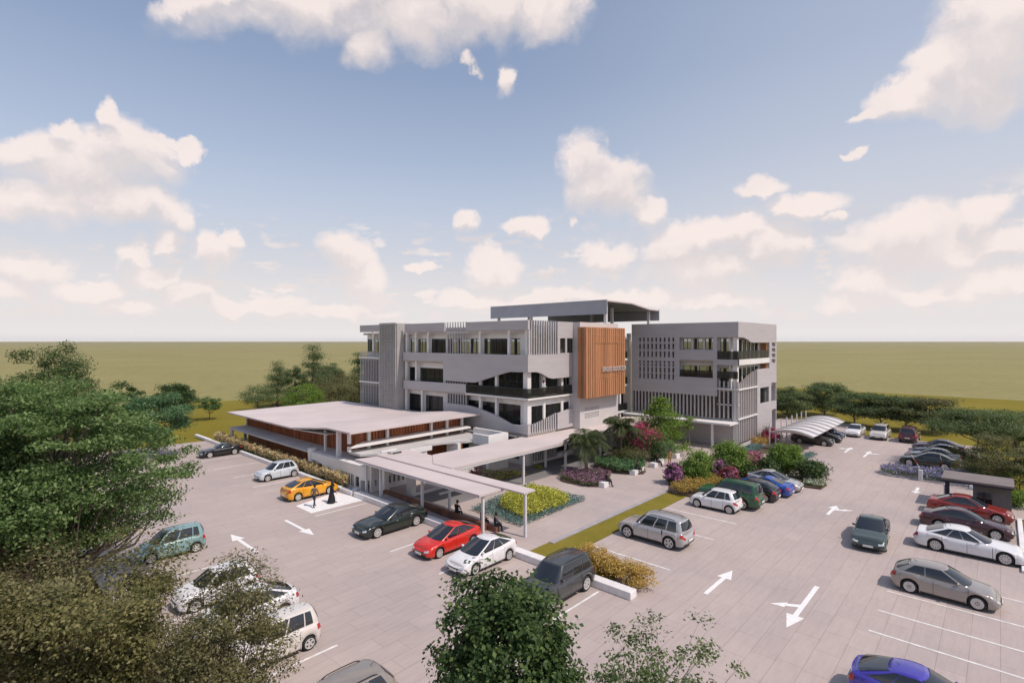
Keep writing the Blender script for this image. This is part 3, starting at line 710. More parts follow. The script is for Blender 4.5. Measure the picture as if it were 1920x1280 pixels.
fo = link_mesh('lettering', lm, M['letter'], ts); fo.location = (52.95, YO - .14, 9.42); fo.rotation_euler = (R(90), 0, 0); fo.scale = (.62, 1, 1)
# bridges of the atrium between the wings
for z in (3.45, 7.0, 10.5, 13.4):
    mb = MB(); mb.box(55.85, 64.3, 37.6, 52, z - .28, z); bp(mb, 'bridge_slab', 'white', LW)
    if z < 13: mb = MB(); mb.box(55.85, 64.3, 37.66, 37.70, z, z + .95); bp(mb, 'balustrade', 'rail', LW)
mb = MB()
for z in (3.46, 7.01, 10.51): mb.box(55.85, 64.3, 43.0, 43.2, z, z + 2.9)
bp(mb, 'inner_wall', 'dark', LW)
mb = MB(); holed(mb, PX(63.9), 37.75, 52, 0.1, 13.1, 0, .2, [(38.2 + 3.4 * i, 41.2 + 3.4 * i, z, z + 2.3) for i in range(4) for z in (.4, 4.0, 7.6, 11.0)]); mb.box(64.0, 64.36, 37.25, 37.74, 0.1, 13.9); bp(mb, 'inner_wall', 'inner', LW)
for z in (.4, 4.0, 7.6, 11.0): window(LW, PX(63.9), 38.2, 41.2, z, z + 2.3, .05, 4, 2)
mb = MB(); mb.box(64.15, 64.3, 37.75, 52, .1, 13.1); bp(mb, 'inner_wall', 'dark', LW)
for z in (0.12, 3.46, 7.01, 10.51):
    for a, b in ((56.2, 60.0), (60.2, 64.1)): window(LW, PY(42.6), a, b, z + .1, z + 2.7, 0, 4, 2)
column(LW, 57.5, 37.9, .1, 13.1, .3); column(LW, 62.4, 37.9, .1, 13.1, .3)

# ---- right wing
RW = empty('office_wing', (64.4, 22.9, 0), label='cube-like grey office wing with slot windows and louvre band, beside the white carport', cat='building')
XR, YR = 64.4, 22.9; GL, GR = PX(XR), PY(YR)
slots = [(31.0 + .60 * i, 31.0 + .60 * i + .27, z, z + h) for i in range(9) for z, h in ((12.75,.55),(11.78,.72),(10.75,.75),(9.95,.28),(9.55,.28),(8.72,.66),(7.85,.72))]
mb = MB(); holed(mb, GL, 22.9, 37.2, 6.1, 15.15, 0, .3, slots + [(25.95,30.3,11.72,13.3),(25.95,30.3,8.3,10.45),(22.9,25.45,10.62,13.3),(22.9,25.45,6.1,9.95)])
bp(mb, 'facade_band', 'wall', RW)
mb = MB(); fbox(mb, GL, 22.9, 25.45, 9.95, 10.62, .004, .31); bp(mb, 'balcony_slab', 'white', RW)
D = .9
mb = MB(); holed(mb, GL, 24.0, 37.0, 3.4, 15.0, D, D + .2, [(26.05,27.3,11.8,13.2),(27.6,28.8,11.8,13.2),(29.1,30.2,11.8,13.2),(26.05,28.1,8.2,9.75),(28.3,30.2,8.2,9.75),(24.0,25.4,11.0,13.2),(24.0,25.4,7.2,9.55)] +
   [(31.0 + 1.2 * i, 31.8 + 1.2 * i, z, z + 2.2) for i in range(5) for z in (8.0, 11.2)]); bp(mb, 'outer_wall', 'white', RW)
for a, b, c, e in ((26.05,27.3,11.8,13.2),(27.6,28.8,11.8,13.2),(29.1,30.2,11.8,13.2),(26.05,28.1,8.2,9.75),(28.3,30.2,8.2,9.75),(24.0,25.4,11.0,13.2),(24.0,25.4,7.2,9.55)):
    window(RW, GL, a, b, c, e, D + .05, 2, 1)
for z in (3.42, 7.0, 10.5, 14.4):
    mb = MB(); mb.box(XR + .32, 78.7, YR + .32, 36.9, z - .28, z); bp(mb, 'floor_slab' if z < 13 else 'roof_slab', 'inner' if z < 13 else 'roofgrey', RW)
mb = MB(); mb.box(XR+.3, 78.8, YR+.9, 36.9, .0, .1); bp(mb, 'floor_slab', 'floor', RW)
mb = MB()
holed(mb, PX(78.8), 22.95, 37.2, 0, 15.13, 0, .2, [(23.6 + 2.2 * i, 25.4 + 2.2 * i, z, z + 2.1) for i in range(6) for z in (7.9, 11.2)]); bp(mb, 'rear_wall', 'wall', RW)
mb = MB(); holed(mb, PY(37.0), XR + .3, 78.8, 0, 15.12, 0, .2, [(66 + 2.4 * i, 67.8 + 2.4 * i, 11.2, 13.2) for i in range(5)]); bp(mb, 'rear_wall', 'wall', RW)
# sunlit short side
mb = MB()
holed(mb, GR, 71.15, 79.0, 0, 12.66, 0, .3, [(71.15,75.95,9.2,12.66),(72.2,75.7,4.7,6.75),(76.7,78.95,4.6,7.15),(77.0,78.9,0.0,3.5)] + [(76.9,78.5,9.85 + .75 * k,10.4 + .75 * k) for k in range(4)])
fpoly(mb, GR, [(64.701,15.15),(64.701,13.3)] + curve([(66.4,13.26),(67.6,13.05),(68.7,12.74),(69.7,12.66)]) + [(79.0,12.661),(79.0,15.15)], .0, .3)
bp(mb, 'facade_band', 'wall', RW)
mb = MB(); fbox(mb, GR, 64.701, 75.95, 9.95, 10.62, .004, .3); bp(mb, 'balcony_slab', 'white', RW)
mb = MB(); mb.box(76.0, 78.9, YR + .31, YR + .36, 9.7, 12.6); mb.box(76.6, 78.95, YR + .9, YR + .95, 4.3, 7.4); mb.box(76.9, 78.95, YR + .9, YR + .95, 0, 3.6); mb.box(75.955, 76.0, YR + .02, YR + 1.2, 9.0, 12.6)
bp(mb, 'vent_back', 'mesh', RW)
mb = MB(); mb.box(75.70, 75.94, YR+.31, YR+1.1, 8.9, 12.64); bp(mb, 'timber_pier', 'orange', RW)
mb = MB(); holed(mb, GR, 64.9, 75.9, 3.4, 14.1, 1.1, 1.3, [(66 + 1.5 * i, 67.2 + 1.5 * i, 10.6, 13.0) for i in range(6)] + [(66 + 1.5 * i, 67.2 + 1.5 * i, 7.2, 9.5) for i in range(6)] + [(72.2,75.7,4.7,6.75)]); bp(mb, 'outer_wall', 'white', RW)
for i in range(6):
    window(RW, GR, 66 + 1.5 * i, 67.2 + 1.5 * i, 10.6, 13.0, 1.15, 2, 1); window(RW, GR, 66 + 1.5 * i, 67.2 + 1.5 * i, 7.2, 9.5, 1.15, 2, 1)
window(RW, GR, 72.2, 75.7, 4.7, 6.75, .2, 4, 1)
mb = MB(); mb.box(XR + .05, XR + .09, 22.96, 25.4, 10.63, 11.65); mb.box(XR + .05, 75.65, YR + .05, YR + .09, 10.63, 11.65); bp(mb, 'balustrade', 'rail', RW)
mb = MB(); mb.box(XR + .05, XR + .09, 22.96, 30.2, 8.32, 9.2) ; bp(mb, 'balustrade', 'rail', RW)
column(RW, XR + .45, YR + .45, 0, 14.4, .5)
# brown louvres: long band, corner and triangular end screen
for i in range(24):
    y = 25.75 + i * .49; mb = MB(); fbox(mb, GL, y, y + .17, 3.4, 6.1, .02, .2); bp(mb, 'fin', 'fin', RW)
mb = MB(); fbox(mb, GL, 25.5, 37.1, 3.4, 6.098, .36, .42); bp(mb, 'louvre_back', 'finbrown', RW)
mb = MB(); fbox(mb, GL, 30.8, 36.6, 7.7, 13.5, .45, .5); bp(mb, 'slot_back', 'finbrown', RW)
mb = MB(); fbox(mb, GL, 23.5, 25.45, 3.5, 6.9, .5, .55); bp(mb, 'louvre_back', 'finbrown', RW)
for i in range(5):
    y = 22.97 + i * .53; mb = MB(); fbox(mb, GL, y, y + .16, 3.5, 8.0, .05, .3); bp(mb, 'fin', 'fin', RW)
for i in range(11):
    x = 64.72 + i * .62; tp = 7.75 + 1.4 * min(1, max(0, (x - 65.5) / 4.6)) ** .9; mb = MB(); fbox(mb, GR, x, x + .15, .62, tp, .0, .10); bp(mb, 'fin', 'fin', RW)
mb = MB(); fpoly(mb, GR, [(64.75,.5),(71.1,.5),(71.1,9.0),(70.1,9.0),(65.5,7.7),(64.75,7.7)], .25, .35); bp(mb, 'louvre_back', 'screenback', RW)
for z in (3.42, 6.95): mb = MB(); fbox(mb, GR, 64.45, 71.1, z, z + .16, -.06, .38); bp(mb, 'ledge', 'white', RW)
mb = MB(); fbox(mb, GL, 22.9, 25.45, 6.95, 7.11, -.03, .38); fbox(mb, GL, 22.9, 25.45, 5.1, 5.2, .05, .36); bp(mb, 'ledge', 'white', RW)
mb = MB(); fbox(mb, GR, 64.45, 79, .0, .5, -.1, -.01); bp(mb, 'plinth', 'wall', RW)
# ground floor: recessed wall under a canopy
mb = MB(); holed(mb, GL, 23.1, 37.1, 0, 3.12, .35, .55, [(33.2,35.6,.1,2.5)]); bp(mb, 'outer_wall', 'wall', RW)
window(RW, GL, 33.2, 35.6, .1, 2.5, .4, 2, 1, name='door')
mb = MB(); mb.box(62.1, XR + .3, 23.0, 37.2, 2.98, 3.2); bp(mb, 'entrance_canopy', 'white', RW)
for y in (25.3, 31.0, 36.6): column(RW, 62.6, y, .1, 2.98, .22)
for y in (26.6, 28.4, 30.2):
    mb = MB(); mb.lathe([(.0,2.97),(.12,2.97),(.14,2.80),(.0,2.78)], 12, (63.2, y, 0)); bp(mb, 'canopy_lamp', 'white', RW, True)

# ---- canopy over the roofs
CN = empty('rooftop_canopy', (54, 34.5, 15), label='raised blue-grey flat canopy on posts above the office roofs', cat='canopy')
mb = MB(); ya, yb = 34.5, 54.0
prof = [(54.0,17.77),(59.8,17.74),(64.3,17.2),(67.0,17.15)]
mb.prism([(x, ya, z) for x, z in prof] + [(x, ya, z - .16) for x, z in reversed(prof)], (0, yb - ya, 0)); bp(mb, 'roof_sheet', 'roof', CN)
mb = MB(); mb.box(53.86, 53.998, ya - .05, yb + .05, 16.08, 17.8); bp(mb, 'fascia', 'fascia', CN)
mb = MB(); mb.box(67.002, 67.12, ya - .05, yb + .05, 15.66, 17.17); bp(mb, 'fascia', 'fascia', CN)
mb = MB(); mb.prism([(x, ya + .02, z - .17) for x, z in prof] + [(x, ya + .02, z - .22) for x, z in reversed(prof)], (0, yb - ya - .04, 0)); bp(mb, 'soffit', 'soffit', CN)
for x, y, zb in ((54.5,53.0,14.0),(54.5,46.9,14.0),(54.6,35.05,14.0),(57.2,36.8,13.4),(61,38.2,13.4),(66.2,35.6,14.4),(66.2,45,13.4),(60,52,13.4)):
    zt = 17.5 if x < 60 else (17.3 if x < 62 else 16.95)
    mb = MB(); mb.box(x - .16, x + .16, y - .16, y + .16, zb, zt); bp(mb, 'post', 'steel', CN)
# ------------------------------------------------------------------ hall, terrace, walkways
HL = empty('hall_building', (24.6, 42.0, 0), label='low hall with wide white folded roof over red-brown timber walls', cat='building')
def roof_z(x, y):
    t = min(1, max(0, (53.1 - y) / 7.4))
    s = min(1, max(0, (x - 24.2) / 15.7))
    return 4.03 + .80 * t + .10 * s
mb = MB(); xs = [24.2 + 15.7 * i / 14 for i in range(15)]; ys = [41.65 + 29.1 * j / 48 for j in range(49)]
for dz, fl in ((0, True), (-.15, False)): mb.grid([[(x, y, roof_z(x, y) + dz) for y in ys] for x in xs], flip=fl)
for x in (xs[0], xs[-1]): mb.grid([[(x, y, roof_z(x, y) + dz) for y in ys] for dz in (-.15, 0)])
for y in (ys[0], ys[-1]): mb.grid([[(x, y, roof_z(x, y) + dz) for x in xs] for dz in (-.15, 0)])
bp(mb, 'roof', 'roof', HL)
# a flat soffit under the folded corner
mb = MB(); mb.prism([(24.35,52.9,3.84),(24.7,46.6,3.98),(26.05,46.6,4.0),(26.05,52.9,3.84)], (0,0,.07)); bp(mb, 'soffit', 'white', HL)
mb = MB(); mb.box(26.1, 26.25, 43.5, 69.2, 2.3, 4.0); mb.box(26.25, 38.9, 43.4, 43.55, 3.5, 4.8); mb.box(26.1, 26.25, 43.4, 43.5, 2.3, 4.68); mb.box(26.1, 26.25, 43.5, 47.0, 4.0, 4.62); bp(mb, 'timber_wall', 'teak', HL)
mb = MB(); mb.box(26.12, 26.24, 48.0, 69.2, .0, 2.29); mb.box(26.25, 38.9, 43.43, 43.54, .0, 3.49); bp(mb, 'timber_wall', 'teak', HL)
# slats on the wall
mb = MB()
for i in range(74): y = 44.2 + i * .34; mb.box(26.02, 26.09, y, y + .12, 2.31, 3.95)
bp(mb, 'timber_slats', 'teak', HL)
mb = MB()
for i in range(34): x = 27.2 + i * .345; mb.box(x, x + .12, 43.30, 43.39, 3.51, 4.76)
bp(mb, 'timber_slats', 'teak', HL)
mb = MB(); mb.box(26.9, 39.5, 44.1, 69.4, 0, 3.6); bp(mb, 'inner_wall', 'inner', HL)
mb = MB(); mb.prism([(24.2,48.2,2.02),(26.0,48.2,2.2),(26.0,69.5,2.2),(24.2,70.2,2.02)], (0,0,.16)); bp(mb, 'side_canopy', 'roofgrey', HL)
mb = MB(); mb.prism([(24.5,41.95,3.36),(38.8,41.95,3.46),(38.8,43.28,3.52),(26.5,43.28,3.42)], (0,0,.15)); bp(mb, 'front_canopy', 'white', HL)
for x in (24.9, 26.9, 28.9, 34.2, 36.3, 38.4): 
    zr = roof_z(x, 43) - .15
    mb = MB(); mb.box(x - .13, x + .13, 42.85, 43.1, 3.60, zr + .04); mb.box(x - .13, x + .13, 42.85, 43.1, 2.9, 3.36); bp(mb, 'column', 'white', HL)
mb = MB(); mb.box(24.7, 25.05, 44.6, 44.95, 0, 4.55); mb.box(25.0, 25.18, 47.6, 47.8, 2.2, 4.3); bp(mb, 'column', 'white', HL)
for x, y in ((24.45, 69.8), (25.8, 69.3)):
    mb = MB(); mb.box(x - .15, x + .15, y - .15, y + .15, 0, 2.05); bp(mb, 'column', 'white', HL)
mb = MB(); mb.box(25.95, 26.1, 69.22, 69.45, 2.2, 3.9); bp(mb, 'column', 'white', HL)

TR = empty('garden_wall', (24.4, 44.0, 0), label='white curving garden wall with slots between the grass strip and hall', cat='wall')
# long white wall with the sweeping underside
low = curve([(48.6,1.55),(46.6,1.35),(44.6,.95),(43.0,.45),(41.9,.0)], 5)
mb = MB(); FW_ = PX(24.15); fpoly(mb, FW_, [(39.9,2.26),(48.6,2.2)] + low + [(41.5,0),(41.5,1.5),(39.9,1.5)], 0, .5); bp(mb, 'wall_body', 'white', TR)
mb = MB()
holed(mb, FW_, 39.9, 41.5, 0, 1.498, .02, .48, [(40.1,40.75,.35,1.25)]); bp(mb, 'wall_body', 'white', TR)
mb = MB(); mb.box(24.3, 24.36, 40.1, 40.75, .35, 1.25); bp(mb, 'pane', 'carglass', TR)
mb = MB()
for i in range(8): y = 41.0 + i * .27; mb.box(24.138, 24.147, y, y + .11, .35 + max(0, (y - 42.2)) * .2, 1.35)
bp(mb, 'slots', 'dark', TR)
mb = MB(); n = 10
arc = [(24.15 + .0, 39.899)] + [(25.4 + 1.25 * math.cos(PI + PI / 2 * k / n), 39.9 + 1.0 * math.sin(PI + PI / 2 * k / n)) for k in range(n + 1)] + [(25.4, 39.899)]
mb.prism([(x, y, 1.05) for x, y in arc], (0, 0, 1.2)); bp(mb, 'rounded_end', 'white', TR)
mb = MB(); mb.lathe([(.0,0),(.36,0),(.44,2.45),(.0,2.46)], 20, (24.5, 49.1, 0)); bp(mb, 'pylon', 'white', TR)
mb = MB(); mb.prism([(24.66,40.2,2.1),(25.6,40.2,2.1),(26.6,48.0,2.3),(24.66,48.6,2.1)], (0,0,.12)); bp(mb, 'wall_top', 'roofgrey', TR)

PW = empty('perforated_wall', (26.6, 39.0, 0), label='white wall with two rows of slots under the entrance roof', cat='wall')
hs = [(24.95 + .46 * i, 25.17 + .46 * i, z, z + .62) for i in range(9) for z in (.55, 1.42)]
mb = MB(); holed(mb, PY(38.9), 24.6, 29.2, 0, 2.7, 0, .3, hs); bp(mb, 'wall_body', 'white', PW)
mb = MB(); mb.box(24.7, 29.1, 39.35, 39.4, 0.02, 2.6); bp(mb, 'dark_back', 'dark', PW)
PW2 = empty('perforated_wall', (35, 37.4, 0), label='low white wall with two rows of small slots behind the yellow garden bed', cat='wall')
hs = [(33.9 + .30 * i, 34.06 + .30 * i, z, z + .34) for i in range(10) for z in (.42, .98)]
mb = MB(); holed(mb, PY(37.9), 33.6, 37.1, 0, 1.7, 0, .25, hs); mb.box(33.598, 33.85, 38.16, 39.4, 0, 1.7); bp(mb, 'wall_body', 'white', PW2)
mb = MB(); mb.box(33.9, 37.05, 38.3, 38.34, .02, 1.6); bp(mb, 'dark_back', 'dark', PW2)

TE = empty('terrace_roof', (32, 41, 0), label='flat grey terrace roof between the hall and covered walkway', cat='roof')
mb = MB(); mb.prism([(x, y, 2.72) for x, y in [(24.9,41.2),(26.6,39.7),(30.0,40.0)] + curve([(30.4,39.9),(32.2,40.3),(34.2,39.8),(35.4,38.9)], 4) + [(36.3,38.9),(38.9,38.9),(38.9,43.6),(26.3,43.6),(24.9,43.0)]], (0, 0, .2)); bp(mb, 'roof_slab', 'roofgrey', TE)
mb = MB(); mb.box(36.2, 39.0, 36.6, 36.95, .1, 3.6); mb.box(38.65, 39.0, 36.951, 41.4, 2.6, 3.6); mb.box(36.2, 36.5, 36.951, 38.9, 2.6, 3.598); bp(mb, 'parapet', 'white', TE)
mb = MB(); mb.box(28.9, 31.4, 39.3, 39.5, 2.6, 3.0); mb.box(26.6, 28.2, 40.4, 40.6, 2.93, 3.05); bp(mb, 'parapet', 'white', TE)
mb = MB(); mb.box(30.5, 31.9, 40.7, 41.0, 0.1, 2.72); mb.box(34.6, 35.0, 39.3, 41.0, 0.1, 2.72); mb.box(37.0, 38.6, 40.0, 40.3, .1, 2.72); mb.box(26.9, 27.3, 40.3, 40.7, .1, 2.72); bp(mb, 'support_wall', 'white', TE)
mb = MB(); mb.box(40.0, 40.19, 36.5, 50, 2.95, 3.1); mb.box(39.1, 40.0, 38.6, 50, 2.95, 3.1); bp(mb, 'link_roof', 'roofgrey', TE)

WK = empty('covered_walkway', (44, 30.9, 0), label='long white covered walkway roof on thin posts crossing the plaza to the right wing', cat='walkway')
mb = MB(); mb.prism([(26.62,30.95,2.93),(61.3,30.95,2.93),(61.9,33.2,2.93),(60.0,35.75,2.93),(28.6,35.75,2.93),(26.62,33.2,2.93)], (0, 0, .17)); bp(mb, 'roof_sheet', 'roof', WK)
mb = MB(); mb.box(26.7, 61.2, 30.98, 31.1, 2.78, 2.928); mb.box(29, 60, 35.6, 35.72, 2.78, 2.928); bp(mb, 'edge_beam', 'steel', WK)
for x in (35.2, 41.4, 47.5, 53.6, 59.6):
    mb = MB(); mb.box(x - .09, x + .09, 31.1, 31.28, .1, 2.93); bp(mb, 'post', 'steel', WK)
    if x > 36 : mb = MB(); mb.box(x - .09, x + .09, 33.6, 33.78, .1, 2.93) ; bp(mb, 'post', 'steel', WK)

EN = empty('entrance_canopy', (25, 31, 0), label='white two-level entrance canopy on posts beside the timber ramp', cat='canopy')
mb = MB(); mb.prism([(23.45,24.55,2.80),(25.75,24.55,2.80),(25.75,39.3,2.80),(23.55,39.75,2.80)], (0, 0, .14)); bp(mb, 'roof_sheet', 'roof', EN)
mb = MB(); mb.prism([(25.45,22.5,2.95),(26.6,22.5,2.95),(26.6,33.2,2.95),(28.58,35.76,2.95),(28.7,39.5,2.95),(25.45,39.5,2.95)], (0, 0, .10)); bp(mb, 'roof_sheet', 'roof', EN)
mb = MB(); mb.box(26.4, 27.5, 38.6, 39.2, 3.052, 3.22); bp(mb, 'roof_light', 'roofgrey', EN)
mb = MB(); mb.box(26.5, 27.4, 38.55, 38.598, 3.07, 3.19); bp(mb, 'roof_light_front', 'dark', EN)
for x, y, z in ((25.75,22.65,2.95),(24.0,24.8,2.80),(24.0,31.2,2.80),(24.0,36.6,2.80),(24.0,38.7,2.80),(25.6,30.0,2.80)):
    mb = MB(); mb.box(x - .08, x + .08, y - .08, y + .08, .0, z); bp(mb, 'post', 'steel', EN)
mb = MB(); mb.box(26.3, 26.75, 35.6, 36.3, .1, 2.97); mb.box(24.75, 25.2, 37.2, 37.9, 0, 2.8); bp(mb, 'pier', 'white', EN)
mb = MB(); mb.box(23.55, 25.70, 24.6, 24.64, 2.74, 2.799); mb.box(23.5, 23.56, 24.6, 39.6, 2.72, 2.799); bp(mb, 'edge_beam', 'steel', EN)

RP = empty('timber_ramp', (24.8, 31, 0), label='brown timber edge boards and grey ramp along the entrance kerb', cat='ramp')
mb = MB(); mb.box(24.62, 24.95, 25.4, 37.2, .02, .62); bp(mb, 'timber_edge', 'deck', RP)
mb = MB(); mb.box(25.0, 25.32, 24.6, 34.4, .12, .45); bp(mb, 'timber_edge', 'deck', RP)
mb = MB(); mb.prism([(23.75,24.9,.02),(24.6,24.9,.02),(24.6,36.9,.30),(23.75,36.9,.30)], (0,0,.08)); bp(mb, 'ramp_surface', 'kerbgrey', RP)
mb = MB(); mb.box(26.3, 29.4, 35.4, 35.62, .12, .3); mb.box(28.0, 29.6, 34.0, 34.2, .12, .26); bp(mb, 'low_edge', 'kerb', RP)

# ------------------------------------------------------------------ carport
CP = empty('carport', (74, 18, 0), label='white ribbed membrane carport sheltering the brown estate', cat='carport')
for k in range(7):
    xa = 66.4 + 2.27 * k; mb = MB(); rows = []
    for i in range(9):
        u = i / 8; rib = .42 * (abs(2 * u - 1) ** 1.6)
        lip = .45 * math.sin(PI * u)
        rows.append([(xa + 2.27 * u - .9 * (v - .5), 20.0 + (15.25 + lip - 20.0) * v, 1.72 + .42 * math.sin(PI * (.08 + .80 * v)) + rib * (.35 + .65 * math.sin(PI * (.1 + .8 * v)))) for v in [j / 12 for j in range(13)]])
    mb.grid(rows); mb.grid([[(x, y, z - .03) for x, y, z in r] for r in rows], flip=True)
    bp(mb, 'canopy', 'tent', CP, True)
for k in range(8):
    x = 66.4 + 2.27 * k; mb = MB(); mb.box(x + .40, x + .52, 20.08, 20.2, 0, 3.1); bp(mb, 'mast', 'steel', CP)
    mb = MB(); vv = [q / 8 for q in range(9)]
    mb.tube([(x - .9 * (v - .5), 20.0 - 4.75 * v, 1.75 + .42 * math.sin(PI * (.08 + .80 * v)) + .42 * (.35 + .65 * math.sin(PI * (.1 + .8 * v)))) for v in vv], .075, 6); bp(mb, 'rib', 'roofgrey', CP)

# ------------------------------------------------------------------ gatehouse and barrier
GH = empty('gatehouse', (54, 1.2, 0), label='small dark flat-roofed gatehouse with open bay behind the red saloon', cat='gatehouse')
mb = MB(); mb.box(52.75, 56.0, -.75, 3.38, 2.12, 2.26); bp(mb, 'roof', 'hutroof', GH)
mb = MB(); mb.box(52.78, 55.97, -.72, 3.35, 1.99, 2.118); bp(mb, 'roof_edge', 'hutpost', GH)
mb = MB(); holed(mb, PX(53.2), -.6, 1.54, 0, 1.98, 0, .15, [(.45,1.35,.35,1.05)]); mb.box(53.351, 55.7, 1.39, 1.54, 0, 1.98); mb.box(53.351, 55.7, -.6, -.45, 0, 1.98); mb.box(55.55, 55.7, -.449, 1.389, 0, 1.98); bp(mb, 'wall', 'hut', GH)
window(GH, PX(53.2), .45, 1.35, .35, 1.05, .04, 2, 1, glass='carglass')
mb = MB()
for k in range(3): mb.box(53.14, 53.19, .5, 1.3, 1.14 + .12 * k, 1.18 + .12 * k)
mb.box(53.13, 53.195, .85, .95, 1.08, 1.5); bp(mb, 'grille', 'hutpost', GH)
mb = MB(); mb.box(52.95, 53.22, 2.9, 3.17, 0, 1.99); bp(mb, 'post', 'hutpost', GH)
def barrier(x, y, ang, label):
    b = empty('boom_barrier', (x, y, 0), 0, label, 'barrier')
    mb = MB(); mb.box(-.16, .16, -.16, .16, 0, 1.0); mb.build('cabinet', M['steel'], b, bevel=.03)
    mb = MB()
    for k in range(5):
        a, c = .15 + .45 * k, .15 + .45 * (k + 1)
        mb.prism([(.2, math.cos(ang) * a, .92 + math.sin(ang) * a), (.2, math.cos(ang) * c, .92 + math.sin(ang) * c), (.2, math.cos(ang) * c, 1.0 + math.sin(ang) * c), (.2, math.cos(ang) * a, 1.0 + math.sin(ang) * a)], (.05, 0, 0), k % 2)
    mb.build('arm', [M['paintw'], M['redp']], b)
barrier(56.6, 3.3, R(80), 'raised white and red boom barrier beside the gatehouse post')
barrier(61.2, 5.4, R(62), 'white and red boom barrier at the lilac flower bed')
# ------------------------------------------------------------------ cars
def keyed(keys, x):
    if x <= keys[0][0]: return keys[0][1]
    for (a, p), (b, q) in zip(keys, keys[1:]):
        if x <= b:
            t = (x - a) / (b - a); t = t * t * (3 - 2 * t) * .5 + t * .5
            return p + (q - p) * t
    return keys[-1][1]

class Plan:
    """rounded-rectangle outline seen from above, t = 0 rear centre ... 5 front centre (left half)"""
    def __init__(s, xr, xf, hw, cx=.40, cy=.26, br=.06, bf=.10):
        s.xr, s.xf, s.hw, s.cx, s.cy, s.br, s.bf = xr, xf, hw, cx, cy, br, bf
    def __call__(s, t):
        hw = s.hw; e = (hw - s.cy)
        xre = s.xr + s.br * (e / hw) ** 2; xfe = s.xf - s.bf * (e / hw) ** 2
        if t <= 1: y = e * t; return (s.xr + s.br * (y / hw) ** 2, y)
        if t <= 2: a = (t - 1) * PI / 2; return (xre + s.cx * (1 - math.cos(a)), e + s.cy * math.sin(a))
        if t <= 3:
            u = t - 2; xa, xb = xre + s.cx, xfe - s.cx
            return (xa + (xb - xa) * u, hw + .012 * math.sin(PI * u))
        if t <= 4: a = (4 - t) * PI / 2; return (xfe - s.cx * (1 - math.cos(a)), e + s.cy * math.sin(a))
        y = e * (5 - t); return (s.xf - s.bf * (y / hw) ** 2, y)
    def n(s, t):
        a = s(max(0, t - .01)); b = s(min(5, t + .01)); dx, dy = b[0] - a[0], b[1] - a[1]
        l = math.hypot(dx, dy) or 1; return (-dy / l, dx / l)
    def t_of_x(s, x):
        e = (s.hw - s.cy); xa = s.xr + s.br * (e / s.hw) ** 2 + s.cx; xb = s.xf - s.bf * (e / s.hw) ** 2 - s.cx
        return 2 + (x - xa) / (xb - xa)

